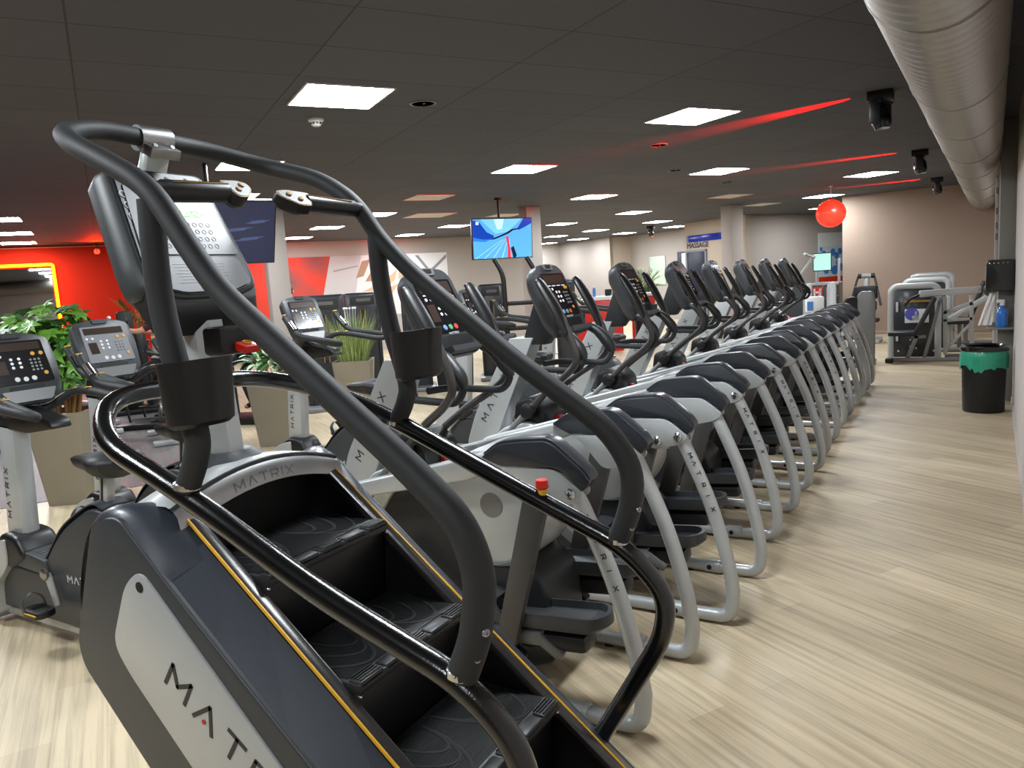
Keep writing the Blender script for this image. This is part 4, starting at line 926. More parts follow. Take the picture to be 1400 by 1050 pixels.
# ------------------------------------------------------------------ upright exercise bikes
def make_bike(loc, lab, dz=0.0, rz=0.0, dark_face=True):
    t = empty('exercise_bike', loc, lab, 'exercise bike', rz, 'upright exercise bikes')
    bb = lambda mb, name, m, parent=t, label=None, **k: mb.build(name, m, parent, label=label, **k)
    mb = MB().box((-.50, 0, .05), (.09, .56, .07), bev=.03, seg=3); bb(mb, 'front_stabiliser', 'silver')
    mb = MB().box((.72, 0, .05), (.08, .50, .07), bev=.03, seg=3); bb(mb, 'rear_stabiliser', 'silver')
    for y in (-.24, .24): bb(MB().cyl((-.545, y - .02, .04), (-.545, y + .02, .04), .038, 18), 'transport_wheel', 'black')
    for y in (-.2, .2): bb(MB().cyl((.72, y, 0), (.72, y, .03), .025, 14), 'levelling_foot', 'black')
    mb = MB().bar((-.50, 0, .085), (.72, 0, .085), .12, .07, bev=.015); bb(mb, 'base_beam', 'silver')
    nose = round_poly([(-.47, .07), (-.54, .22), (-.49, .36), (-.36, .47), (-.22, .50), (-.22, .36), (-.36, .24), (-.38, .07)], [.02, .1, .1, .08, .01, .05, .05, .02], 4)
    mb = MB().prism(nose, -.11, .11, bev=.03, seg=3); bb(mb, 'front_nose', 'silver')
    mb = MB().prism(round_poly([(-.30, .34), (-.36, .46), (-.26, .53), (-.13, .52), (-.06, .42), (-.2, .34)], .04, 4), -.10, .10, bev=.025, seg=3); bb(mb, 'mast_boot', 'black')
    mb = MB().prism(round_poly([(-.2, .36), (-.19, .455), (.10, .42), (.14, .34)], .015, 3), -.085, .085, bev=.012); bx = bb(mb, 'vent_box', 'charcoal')
    mb = MB()
    for k in range(9): mb.box((-.15 + k * .028, 0, .449 - k * .0032), (.009, .10, .008))
    bb(mb, 'vent_ribs', 'silver_dark', bx)
    sh = round_poly([(-.45, .10), (-.42, .30), (-.32, .36), (.04, .35), (.12, .46), (.27, .60), (.52, .73), (.64, .72), (.76, .58), (.78, .25), (.70, .09)], [.03, .06, .06, .04, .1, .1, .05, .05, .1, .1, .04], 4)
    mb = MB().prism(sh, -.075, .075, bev=.02, seg=3); sd = bb(mb, 'side_shroud', 'charcoal')
    mb = MB().tube(spline([(.05, 0, .40), (.15, 0, .505), (.28, 0, .622), (.52, 0, .745), (.63, 0, .735)], 4), .02, 10, flat=(.5, 3.4), upv=(0, 0, 1)); bb(mb, 'shroud_top', 'blue_char', sd)
    for sg in (-1, 1):
        T = frame(Vector((.27 if sg < 0 else .62, sg * .0752, .335)), (-sg * 1.0, 0, 0), (0, 0, 1))
        bb(lettering(T, 'MATRIX', .034, gap=.5, w=.17), 'shroud_lettering', 'inklight', sd)
        th = radians(-72) if sg < 0 else radians(108)
        c = Vector((.14, sg * .10, .37)); e = c + Vector((cos(th) * .17, 0, sin(th) * .17))
        mb = MB().bar(c + Vector((0, 0, .0)), e, .022, .05, bev=.01, up=(0, sg, 0) if False else (1, 0, 0), h1=.034); ck = bb(mb, 'crank', 'silver')
        mb = MB().lathe([(.03, 0), (.03, .012), (.02, .018), (0, .018)], c=(c.x, c.y + sg * .008, c.z), axis=(0, sg, 0), seg=18); bb(mb, 'crank_cap', 'steel', ck)
        p = e + Vector((-.02, sg * .075, 0))
        mb = MB().prism(round_poly([(p.x - .08, p.y - .045), (p.x + .06, p.y - .05), (p.x + .075, p.y), (p.x + .06, p.y + .05), (p.x - .08, p.y + .045), (p.x - .095, p.y)], .025, 3), p.z - .02, p.z + .015, bev=.008, axis='z'); pd = bb(mb, 'pedal', 'black', ck)
        mb = MB().tube(spline([(p.x - .04, p.y - .05, p.z), (p.x - .06, p.y - .045, p.z + .05), (p.x - .065, p.y, p.z + .085), (p.x - .06, p.y + .045, p.z + .05), (p.x - .04, p.y + .05, p.z)], 4), .012, 8, flat=(.3, 1.6)); bb(mb, 'pedal_strap', 'charcoal', pd)
        mb = MB().tube([(p.x - .085, p.y - sg * .04, p.z + .004), (p.x - .04, p.y + sg * .051, p.z + .004), (p.x + .06, p.y + sg * .052, p.z + .004)], .004, 6); bb(mb, 'pedal_edge', 'yellow', pd)
    # seat
    mb = MB().bar((.545, 0, .66), (.60, 0, .90), .045, .06, bev=.008, up=(1, 0, 0)); sp = bb(mb, 'seat_post', 'silver')
    mb = MB().bar((.54 - .0, -.0235, .66), (.595, -.0235, .90), .002, .016, bev=.0, up=(1, 0, 0)); bb(mb, 'post_scale', 'black', sp)
    mb = MB().tube([(.44, 0, .70), (.39, 0, .68)], .02, 12); mb.ball((.385, 0, .68), .026, 14, 8); bb(mb, 'seat_knob', 'black', sp)
    rings = []
    for x, w, h in ((.36, .03, .025), (.40, .048, .046), (.50, .06, .062), (.58, .105, .08), (.66, .132, .085), (.72, .118, .078), (.755, .07, .04)):
        rings.append([(x, w * cos(a), .945 + .012 * (1 if x > .55 else 0) + h * sin(a) * (.55 if sin(a) > 0 else 1) - .012 * math.exp(-(cos(a) / .25) ** 2) * (1 if sin(a) > 0 else 0)) for a in [2 * pi * k / 20 for k in range(20)]])
    mb = MB().loft(rings); bb(mb, 'saddle', 'leather')
    # mast
    mb = MB().bar((-.235, 0, .44), (-.165, 0, 1.12 + dz), .10, .165, bev=.03, up=(1, 0, 0), h1=.145); ms = bb(mb, 'mast', 'silver')
    for sg in (-1,):
        T = frame(Vector((-.222, sg * .0505, .60)), (.10, 0, 1), Vector((0, sg, 0)).cross(Vector((.1, 0, 1))))
        bb(lettering(T, 'MATRIX', .03, gap=.75, w=.17), 'mast_lettering', 'ink', ms)
    mb = MB().prism(round_poly([(-.25, 1.08 + dz), (-.21, 1.20 + dz), (-.02, 1.19 + dz), (.26, 1.13 + dz), (.28, 1.09 + dz), (.05, 1.06 + dz)], .03, 3), -.05, .05, bev=.02); bb(mb, 'bar_bracket', 'black')
    # handlebar with two returning loops
    for sg in (-1, 1):
        bar = [(-.04, 0, 1.165 + dz), (-.01, sg * .10, 1.165 + dz), (.10, sg * .17, 1.235 + dz), (.22, sg * .20, 1.235 + dz), (.48, sg * .225, 1.195 + dz), (.545, sg * .255, 1.20 + dz), (.52, sg * .29, 1.215 + dz), (.36, sg * .295, 1.235 + dz), (.17, sg * .275, 1.265 + dz), (.08, sg * .27, 1.34 + dz), (.03, sg * .27, 1.40 + dz)]
        P = spline(bar, 4)
        mb = MB().tube(P, .021, 12); hb = bb(mb, 'handlebar', 'rubber')
        mb = MB().tube(spline([(.0, sg * .103, 1.19 + dz), (.045, sg * .13, 1.222 + dz), (.085, sg * .16, 1.247 + dz)], 3), .0085, 8, flat=(.8, 1.6)); bb(mb, 'pulse_plate', 'chrome', hb)
        mb = MB().tube([(.135, sg * .27, 1.305 + dz), (.085, sg * .266, 1.36 + dz)], .0225, 12); bb(mb, 'end_plate', 'chrome', hb)
        mb = MB()
        for (x, y, z) in ((.125, .178, 1.258), (.20, .195, 1.258), (.03, .27, 1.42)): mb.lathe([(0, .006), (.016, .004), (.018, 0)], c=(x, sg * y, z + dz - .003), axis=(-.15, 0, 1), seg=12)
        bb(mb, 'yellow_key', 'yellow', hb)
    # console
    nrm = Vector((.93, 0, .36)).normalized(); upv = Vector((-.36, 0, .93)).normalized(); fc = Vector((-.02, 0, 1.385 + dz))
    cp = lambda u, v, w: tuple(fc + Vector((0, u, 0)) + upv * v + nrm * w); pol = lambda q, w: [cp(u, v, w) for u, v in q]
    face = round_poly([(-.10, .175), (0, .185), (.10, .175), (.175, .15), (.185, .02), (.165, -.15), (.10, -.195), (-.10, -.195), (-.165, -.15), (-.185, .02), (-.175, .15)], .03, 3)
    s2 = lambda q, a, b_: [(u * a, v * b_) for u, v in q]
    mb = MB().loft([pol(s2(face, .6, .6), -.11), pol(s2(face, .96, .95), -.06), pol(s2(face, 1.0, 1.0), -.03), pol(s2(face, 1.0, 1.0), -.005), pol(s2(face, .97, .97), 0)]); co = bb(mb, 'console', 'charcoal', sharp=50)
    q = round_poly([(-.135, .135), (.135, .135), (.14, -.09), (-.14, -.09)], .01, 3); mb = MB().loft([pol(q, 0), pol(q, .005)]); bb(mb, 'console_face', 'screen' if dark_face else 'overlay', co)  # without dark_face, glare is painted in as a pale face colour
    q = [(-.12, .125), (.12, .125), (.12, .085), (-.12, .085)]; mb = MB().loft([pol(q, .004), pol(q, .0062)]); bb(mb, 'display', 'lcd', co)
    q = [(-.115, .035), (-.065, .035), (-.063, -.035), (-.113, -.035)]; mb = MB().loft([pol(q, .004), pol(q, .0064)]); bb(mb, 'small_screen', 'lcd', co)
    def dots(name, m, pts, r):
        mb = MB()
        for u, v in pts: mb.lathe([(r, 0), (r * .9, .0022), (0, .003)], c=cp(u, v, .005), axis=tuple(nrm), seg=10)
        bb(mb, name, m, co)
    dots('white_keys', 'white', [(-.115, .06), (-.08, .06)] + [(-.035 + .037 * i, .04 - .022 * j) for i in range(2) for j in range(3)], .008)
    dots('number_keys', 'silver_dark', [(.055 + .02 * i, .03 - .018 * j) for i in range(3) for j in range(4)], .0065)
    dots('amber_keys', 'amber', [(.075, .062), (.115, .062), (.11, -.045)], .011)
    dots('control_keys', 'inklight', [(-.035, -.065), (.005, -.068), (.045, -.066)], .013)
    q = round_poly([(-.085, -.10), (.085, -.10), (.08, -.13), (-.08, -.13)], .008, 2); mb = MB().loft([pol(q, -.002), pol(q, .003)]); bb(mb, 'tray_slot', 'deepblack', co)
    q = round_poly([(-.13, -.125), (.13, -.125), (.095, -.185), (-.095, -.185)], .01, 2); mb = MB().loft([pol(q, 0), pol(q, .012)]); bb(mb, 'console_tray', 'silver_dark', co)
    q = round_poly([(-.05, .178), (.05, .178), (.045, .152), (-.045, .152)], .008, 2); mb = MB().loft([pol(q, 0), pol(q, .005)]); bb(mb, 'fan_vent', 'black', co)
    mb = MB().bar((-.15, 0, 1.10 + dz), (-.10, 0, 1.30 + dz), .09, .06, bev=.01, up=(1, 0, 0)); bb(mb, 'console_neck', 'silver_dark')
    return t
make_bike((-4.0, 2.0, 0), 'exercise bike at the left edge with dark console in front of the big green plant')
make_bike((-4.35, 2.68, 0), 'exercise bike whose glare-coloured pale console stands just left of the stair climber mast', dz=.03, dark_face=False)  # console glare put into the face colour
make_bike((-4.35, 4.30, 0), 'exercise bike seen between the stair climber handrails, left of the tall grass planter', dz=.09)
make_bike((-3.95, 6.1, 0), 'exercise bike behind the first elliptical trainer, white nose and MATRIX shroud in view', dz=.06)
make_bike((-3.95, 7.9, 0), 'exercise bike behind the second elliptical trainer', dz=.06)
# ------------------------------------------------------------------ planters and plants
def planter(loc, lab, top, bot, h, rz=0.0, m='taupe'):
    t = empty('potted_plant', loc, lab, 'potted plant', rz)
    def sq(s, z, r=.02): return [(x, y, z) for x, y in round_poly([(-s, -s), (s, -s), (s, s), (-s, s)], r, 3)]
    MB().loft([sq(bot, 0), sq(top, h), sq(top - .02, h), sq(top - .03, h - .07)], True, True).build('pot', m, t)
    MB().loft([sq(top - .032, h - .069), sq(top - .032, h - .06)], True, True).build('granules', 'soil', t)
    return t
class Sub:
    """adds the plant's parts to its pot, shifted up to the soil"""
    def __init__(s, pot, dz): s.pot = pot; s.dz = dz
def pbuild(mb, name, m, sub, kind=None):
    o = mb.build(name, m, sub.pot, kind=kind); o.location = (0, 0, sub.dz); return o
def leaf(mb, p, d, L, w, droop=.25, fold=.12, n=4, nrm=None):
    """pointed oval blade from p along d"""
    p = Vector(p); d = Vector(d).normalized(); side = d.cross(Vector(nrm) if nrm is not None else Vector((0, 0, 1)))
    if side.length < 1e-3: side = Vector((1, 0, 0))
    side.normalize(); upn = side.cross(d)
    vs = []; fs = []
    for i in range(n + 1):
        t = i / n; c = p + d * (L * t) - (Vector(nrm) if nrm is not None else Vector((0, 0, 1))) * (droop * L * t * t)
        ww = w * math.sin(pi * (.08 + .92 * t) ** .8) * .5
        vs += [c - side * ww + upn * fold * ww, c, c + side * ww + upn * fold * ww]
    for i in range(n):
        a = i * 3
        fs += [(a, a + 1, a + 4, a + 3), (a + 1, a + 2, a + 5, a + 4)]
    mb.add([tuple(v) for v in vs], fs)
def blade(mb, p, d, L, w, bend, n=5):
    p = Vector(p); d = Vector(d).normalized(); h = Vector((d.x, d.y, 0)); h = h.normalized() if h.length > 1e-4 else Vector((1, 0, 0))
    side = Vector((-h.y, h.x, 0)); vs = []; fs = []
    for i in range(n + 1):
        t = i / n; c = p + d * (L * t) + h * (bend * L * t * t) - Vector((0, 0, 1)) * (bend * .7 * L * t ** 3); ww = w * (1 - t) ** .7 * .5
        vs += [c - side * ww, c + side * ww]
    for i in range(n): fs.append((2 * i, 2 * i + 1, 2 * i + 3, 2 * i + 2))
    mb.add([tuple(v) for v in vs], fs)
# big umbrella plant
random.seed(11)
t = planter((-6.62, 3.60, 0), 'big bushy green plant with broad leaves in a tall taupe planter at the left', .235, .165, .80, radians(33))
t = Sub(t, .72)
stems = MB(); lv = MB(); lv2 = MB()
for k in range(9):
    a = random.random() * 2 * pi; r = random.random() * .10
    x0, y0 = r * cos(a), r * sin(a); h = random.uniform(.35, .6)
    stems.tube(spline([(x0, y0, 0), (x0 * 1.4 + .02, y0 * 1.3, h * .5), (x0 * 2.4, y0 * 2.4, h)], 3), .014, 7)
pbuild(stems, 'stems', 'stem', t)
for k in range(280):
    u = random.uniform(-1, 1); a = random.random() * 2 * pi; rr = random.random() ** .45; s = sqrt(1 - u * u)
    c = Vector((.43 * rr * s * cos(a), .43 * rr * s * sin(a), .55 + .47 * rr * u))
    if c.z < .26: continue
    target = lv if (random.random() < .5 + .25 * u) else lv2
    ax_ = (Vector((c.x, c.y, c.z - .45)).normalized() * .8 + Vector((random.uniform(-.75, .75), random.uniform(-.75, .75), random.uniform(.0, .9)))).normalized()
    n_ = random.randint(6, 8); off = random.random() * 6; e1 = ax_.orthogonal().normalized(); e2 = ax_.cross(e1)
    for j in range(n_):
        b_ = off + 2 * pi * j / n_; d = e1 * cos(b_) + e2 * sin(b_) + ax_ * .18
        leaf(target, c, d, random.uniform(.075, .135), random.uniform(.042, .062), .3, .2, nrm=ax_)
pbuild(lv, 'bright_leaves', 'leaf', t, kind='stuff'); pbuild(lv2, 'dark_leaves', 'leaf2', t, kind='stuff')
# middle planter with a variegated plant
t = planter((-6.62, 5.90, 0), 'taupe planter with a pale striped leaf plant, behind the stair climber handrails', .235, .165, .80, radians(33))
t = Sub(t, .72)
mb = MB(); mb2 = MB()
for k in range(60):
    a = random.random() * 2 * pi; el = random.uniform(.1, 1.2); d = Vector((cos(a) * cos(el), sin(a) * cos(el), sin(el)))
    p = Vector((cos(a) * .08, sin(a) * .08, .05 + .2 * random.random()))
    leaf(mb if k % 2 else mb2, p + d * .12, d, random.uniform(.2, .38), random.uniform(.08, .13), .5, .2, 6)
pbuild(mb, 'pale_leaves', 'var_leaf', t, kind='stuff'); pbuild(mb2, 'green_leaves', 'leaf2', t, kind='stuff')
mb = MB()
for k in range(14):
    a = k * .9; mb.tube([(cos(a) * .05, sin(a) * .05, -.02), (cos(a) * .09, sin(a) * .09, .15), (cos(a) * .15, sin(a) * .15, .28)], .006, 6)
pbuild(mb, 'stems', 'stem', t)
# grass planter
t = planter((-6.55, 7.18, 0), 'tall upright bunch of thin green grass in a taupe planter', .235, .165, .80, radians(33))
t = Sub(t, .72)
mb = MB(); mb2 = MB()
for k in range(620):
    a = random.random() * 2 * pi; r = .17 * sqrt(random.random()); d = Vector((cos(a) * r * 1.5, sin(a) * r * 1.5, 1)) + Vector((random.uniform(-.14, .14), random.uniform(-.14, .14), 0))
    blade(mb2 if k % 3 == 0 else mb, (cos(a) * r, sin(a) * r, 0), d, random.uniform(.38, .78), .0095, random.uniform(-.03, .26))
pbuild(mb, 'grass_blades', 'grass', t, kind='stuff'); pbuild(mb2, 'pale_blades', 'grass2', t, kind='stuff')
mb = MB()
for k in range(7):
    a = random.random() * 6.3; mb.tube([(cos(a) * .05, sin(a) * .05, 0), (cos(a) * .1, sin(a) * .1, .72)], .002, 5); mb.ball((cos(a) * .1, sin(a) * .1, .73), .014, 8, 5)
pbuild(mb, 'flower_heads', 'white', t)
# palms
def palm(loc, lab, pot_h, pot_r, trunk, n, L, m='palm', pm='dark', seed=1):
    random.seed(seed)
    pt = empty('palm_plant', loc, lab, 'palm')
    MB().lathe([(pot_r * .75, 0), (pot_r, pot_h), (pot_r * .93, pot_h), (pot_r * .9, pot_h - .05), (0, pot_h - .05)], seg=24).build('pot', pm, pt)
    t = Sub(pt, pot_h - .05)
    pbuild(MB().tube(spline([(0, 0, 0), (.02, .01, trunk * .5), (0, 0, trunk)], 4), .035, 10), 'trunk', 'stem', t)
    mb = MB()
    for k in range(n):
        a = 2 * pi * k / n * 2.4 + random.random(); el = random.uniform(.35, 1.3); d = Vector((cos(a) * cos(el), sin(a) * cos(el), sin(el)))
        P = spline([(0, 0, trunk), tuple(d * L * .5 + Vector((0, 0, trunk))), tuple(d * L + Vector((0, 0, trunk - .35 * L * cos(el))))], 5)
        mb.tube(P, .006, 5)
        for i in range(2, len(P)):
            t_ = (P[i] - P[i - 1]).normalized(); s_ = t_.cross(Vector((0, 0, 1))).normalized()
            for sg in (-1, 1): blade(mb, P[i], t_ * .7 + s_ * sg + Vector((0, 0, .1)), .22, .02, .1, 3)
    pbuild(mb, 'fronds', m, t, kind='stuff')
palm((-11.77, 7.79, 0), 'tall palm before the red wall, above the black machine boards', .55, .24, .75, 12, .62, seed=4)
palm((-6.02, 16.2, 0), 'palm with spiky fronds behind the third and fourth consoles', .95, .28, .30, 16, .62, m='palm', seed=5)
palm((-4.82, 18.05, 0), 'small palm at the foot of the massage wall', .75, .24, .25, 12, .48, seed=8)
# dark leafed shrub near the mural, in a black box
t = planter((-6.95, 9.95, 0), 'dark green leafy shrub in a square black planter at the right end of the mural', .26, .22, 1.05, GROT, 'dark')
t = Sub(t, .98)
mb = MB(); random.seed(21); st = MB()
for k in range(26):
    a = random.random() * 6.28; r = random.random() * .3; h = random.uniform(.1, .62); c = Vector((r * cos(a), r * sin(a), h))
    st.tube([(c.x * .2, c.y * .2, 0), tuple(c)], .006, 5)
    for j in range(6):
        b_ = j * 1.05 + a; leaf(mb, c, (cos(b_), sin(b_), .4), random.uniform(.12, .18), .06, .3)
pbuild(mb, 'leaves', 'leaf2', t, kind='stuff'); pbuild(st, 'stems', 'stem', t, kind='stuff')
# ------------------------------------------------------------------ televisions
def television(loc, lab, w, h, tilt, pole_top):
    """screen faces along -A of the ceiling grid; origin at the middle of the screen"""
    t = empty('television', loc, lab, 'television', GROT + pi)          # local x = -B, local y = -A (towards the room)
    R = Matrix.Rotation(-tilt, 4, 'X')
    mb = MB().box((0, -.025, 0), (w, .05, h), bev=.006, T=R); mb.build('bezel', 'tvframe', t)
    return t, R
def screen_mat(name, col, strength):
    return mat(name, col, 0.12, 0, 0.6, emit=col, estr=strength)
M['tv_dark'] = screen_mat('dark navy screen picture', (24, 34, 70), .55); M['tv_cloud'] = screen_mat('cloud picture', (60, 76, 118), .6)
for nm, c, e in (('tv_sky', (120, 196, 235), .9), ('tv_snow', (86, 166, 222), .9), ('tv_deep', (12, 62, 170), .9), ('tv_mid', (40, 120, 210), .9), ('tv_pale', (190, 230, 245), .9), ('tv_red', (225, 50, 70), .9), ('tv_black', (16, 26, 52), .5)): M[nm] = screen_mat(nm, c, e)
def scr(mb, pts, lay): return mb.add([(-x, .002 + lay * .0004, z) for x, z in pts], [tuple(range(len(pts)))])
# right one, in the middle of the photo: riding over snow
w, h = 1.12, .66
t, R = television((-6.46, 10.91, 2.36), 'lit television with blue snow ride picture hanging from a ceiling pole in the middle', w, h, radians(4), None)
def pic(name, m, pts, lay, par):
    mb = MB(); scr(mb, [(x * (w - .03) / 2, z * (h - .03) / 2) for x, z in pts], lay); q = MB(); q.add(mb.v, mb.f, R); return q.build(name, m, par)
s_ = pic('screen', 'tv_snow', [(-1, -1), (1, -1), (1, 1), (-1, 1)], 0, t)
pic('sky_picture', 'tv_sky', [(-.75, 1), (.65, 1), (.2, .35), (-.25, .25)], 1, s_); pic('pale_cloud', 'tv_pale', [(-.3, 1), (.05, 1), (-.02, .5), (-.18, .45)], 2, s_)
pic('dark_mountain', 'tv_deep', [(-1, .95), (-.8, .9), (-.55, .35), (-.3, .15), (-.32, -.05), (-.7, -.02), (-1, .1)], 2, s_)
pic('blue_slope', 'tv_mid', [(-1, .1), (-.7, -.02), (-.45, -.05), (-.6, -.15), (-1, -.1)], 3, s_)
pic('right_mountain', 'tv_deep', [(.5, .5), (.72, 1), (1, 1), (1, .75), (.75, .55), (.55, .42)], 2, s_)
pic('handlebar_picture', 'tv_black', [(-.35, .02), (-.3, -.04), (-.05, .1), (.2, .25), (.35, .4), (.55, .46), (.55, .52), (.3, .47), (.12, .3), (-.1, .16)], 4, s_)
pic('red_fork', 'tv_red', [(.1, .1), (.18, .1), (.24, -.5), (.26, -1), (.14, -1), (.16, -.5)], 5, s_)
pic('grey_fork', 'tv_black', [(.26, -.5), (.36, -.4), (.46, -.9), (.42, -1), (.34, -1)], 5, s_)
for i in range(5):
    pic('track_line', 'tv_pale', [(-.95 + .3 * i, -1), (-.93 + .3 * i, -1), (-.02 + .06 * i, -.05), (-.03 + .06 * i, -.05)], 1, s_)
pic('corner_logo', 'tv_pale', [(-.9, .72), (-.8, .72), (-.8, .88), (-.9, .88)], 6, s_)
MB().cyl((0, -.10, .2), (0, -.10, CEIL - 2.36), .022, 12).build('ceiling_pole', 'black', t)
MB().lathe([(.06, 0), (.06, -.03), (.025, -.05)], c=(0, -.10, CEIL - 2.36), seg=18).build('ceiling_flange', 'black', t)
MB().box((0, -.075, .1), (.25, .06, .3), bev=.01).build('bracket', 'black', t)
# left one, dark
w, h = 1.15, .67
t, R = television((-6.33, 5.16, 2.31), 'dark television hanging tilted behind the stair climber console', w, h, radians(24), None)
t.rotation_euler = (0, 0, GROT + pi + radians(6))
def pic2(name, m, pts, lay, par):
    mb = MB(); scr(mb, [(x * (w - .03) / 2, z * (h - .03) / 2) for x, z in pts], lay); q = MB(); q.add(mb.v, mb.f, R); return q.build(name, m, par)
s_ = pic2('screen', 'tv_dark', [(-1, -1), (1, -1), (1, 1), (-1, 1)], 0, t)
for i, (x, z, a) in enumerate(((.3, .1, .3), (.55, -.2, .25), (.15, -.45, .2), (.7, .35, .2), (-.3, .1, .3))):
    pic2('cloud_picture', 'tv_cloud', [(x + a * cos(k * .52) * (1 + .3 * sin(k * 2.1)), z + .05 * sin(k * .52) + .18 * a * cos(k * .52)) for k in range(12)], 1 + i % 3, s_)
MB().cyl((0, -.22, .15), (0, -.22, CEIL - 2.31), .022, 12).build('ceiling_pole', 'black', t)
MB().box((0, -.13, .08), (.3, .16, .2), bev=.01).build('bracket', 'black', t)
# ------------------------------------------------------------------ mural on the grey wall
def wall_thing(name, lab, cat, a, b): return empty(name, ab(a, b, 0), lab, cat, GROT)     # local x = +B, local y = -A? (see tb)
class WT:
    """thing on a wall A = const: local coordinates (along B, height)"""
    def __init__(s, name, lab, cat, a): s.a = a; s.t = empty(name, ab(a, 0, 0), lab, cat)
    def poly(s, name, m, pts, lay=0, par=None, th=.012):
        mb = MB(); n = len(pts); o = ab(s.a, 0, 0); vs = []
        for k in (0, 1):
            for b_, z in pts:
                p = ab(s.a - (.0015 * lay + (th if k == 0 and lay == 0 else 0)) + (0 if lay == 0 else (-th + (0 if k == 0 else .001))), b_, z); vs.append(tuple(p - o))
        mb.add(vs, [tuple(range(n)), tuple(reversed(range(n, 2 * n)))] + [(i, (i + 1) % n, n + (i + 1) % n, n + i) for i in range(n)])
        return mb.build(name, m, par or s.t)
for nm, c in (('mur_red', (214, 52, 24)), ('mur_red2', (150, 52, 36)), ('mur_dark', (106, 74, 70)), ('mur_pale', (214, 206, 202)), ('mur_white', (228, 224, 224)), ('mur_brown', (158, 120, 92)), ('mur_tan', (194, 158, 124)), ('mur_grey', (140, 136, 140)), ('mur_shade', (186, 178, 176)), ('pos_blue', (70, 128, 200)), ('pos_pale', (200, 216, 222)), ('pos_white', (222, 224, 222))): M[nm] = mat(nm, c, .6)
g = mat('mural red gradient print', (214, 52, 24), .6); nt = g.node_tree
tc = nt.nodes.new('ShaderNodeTexCoord'); sp = nt.nodes.new('ShaderNodeTexNoise'); sp.inputs['Scale'].default_value = .9; sp.inputs['Detail'].default_value = 1
rp = nt.nodes.new('ShaderNodeValToRGB'); rp.color_ramp.elements[0].position = .40; rp.color_ramp.elements[0].color = srgb(218, 50, 22); rp.color_ramp.elements[1].position = .62; rp.color_ramp.elements[1].color = srgb(112, 74, 70)
nt.links.new(tc.outputs['Object'], sp.inputs['Vector']); nt.links.new(sp.outputs['Fac'], rp.inputs[0]); nt.links.new(rp.outputs[0], nt.nodes['Principled BSDF'].inputs['Base Color'])
M['mur_grad'] = g
mu = WT('mural', 'wide printed mural, red at left and pale with brown shapes at right', 'mural', 20.3)
base = mu.poly('canvas', 'mur_pale', [(2.4, .95), (8.82, .95), (8.82, 2.60), (2.4, 2.63)])
P_ = lambda n, m, pts, l: mu.poly(n, m, pts, l, base)
P_('red_field', 'mur_grad', [(2.4, .95), (5.0, .95), (5.45, 2.62), (2.4, 2.63)], 1)
P_('red_edge', 'mur_red', [(2.4, .95), (4.45, .95), (4.30, 2.0), (4.22, 2.63), (2.4, 2.63)], 2)
P_('pale_shade', 'mur_shade', [(5.0, .95), (5.9, .95), (6.3, 2.61), (5.45, 2.62)], 1)
for q in ([(6.1, 2.0), (6.32, 2.05), (6.55, 2.5), (6.3, 2.45)], [(6.35, 1.9), (6.55, 1.9), (7.1, 2.6), (6.85, 2.6)], [(5.75, 1.45), (5.95, 1.42), (6.0, 1.6), (5.8, 1.62)]): P_('brown_shape', 'mur_brown', q, 2)
for q in ([(5.9, 1.2), (6.4, 1.35), (7.2, 1.9), (7.3, 2.2), (6.9, 1.9), (6.3, 1.65), (6.0, 1.5)], [(6.6, 1.3), (7.0, 1.4), (7.3, 1.8), (7.0, 1.7)], [(7.3, 1.9), (7.7, 2.1), (7.6, 2.4), (7.35, 2.3)]): P_('tan_shape', 'mur_tan', q, 3)
P_('white_field', 'mur_white', [(7.4, .95), (8.82, .95), (8.82, 2.60), (7.2, 2.61), (7.55, 2.0)], 1)
for q in ([(7.85, 2.55), (7.95, 2.55), (8.45, 1.9), (8.40, 1.85)], [(8.05, 1.95), (8.15, 1.92), (8.80, 2.45), (8.80, 2.55)], [(7.55, 2.45), (7.62, 2.5), (7.95, 1.6), (7.88, 1.6)], [(7.6, 1.35), (8.8, 1.55), (8.8, 1.62), (7.6, 1.42)], [(5.5, 2.2), (6.2, 2.32), (6.2, 2.35), (5.5, 2.24)]): P_('grey_line', 'mur_grey', q, 3)
# mirror with glowing neon surround on the red wall
M['mirror'] = mat('mirror glass', (225, 225, 228), .02, 1.0); M['neon'] = mat('orange neon tube', (255, 170, 20), .3, emit=(255, 112, 4), estr=12.0)
mi = WT('wall_mirror', 'large mirror on the red wall with glowing orange neon surround', 'mirror', 18.8)
mi.poly('mirror_glass', 'mirror', [(-6.2, .35), (-.90, .35), (-.90, 2.56), (-6.2, 2.56)])
pth = fillet([ab(18.75, -6.25, .3) - ab(18.8, 0), ab(18.75, -6.25, 2.62) - ab(18.8, 0), ab(18.75, -.85, 2.62) - ab(18.8, 0), ab(18.75, -.85, .3) - ab(18.8, 0)], .05, 4)
MB().tube(pth, .032, 10).build('neon_surround', 'neon', mi.t)
pth2 = [ab(18.785, -10, 2.98), ab(18.785, .84, 2.98)]
o = single(MB().tube(pth2, .014, 6), 'cornice_strip', mat('pale cornice strip', (190, 120, 90), .5), 'thin pale strip along the top of the red wall', 'cornice strip')
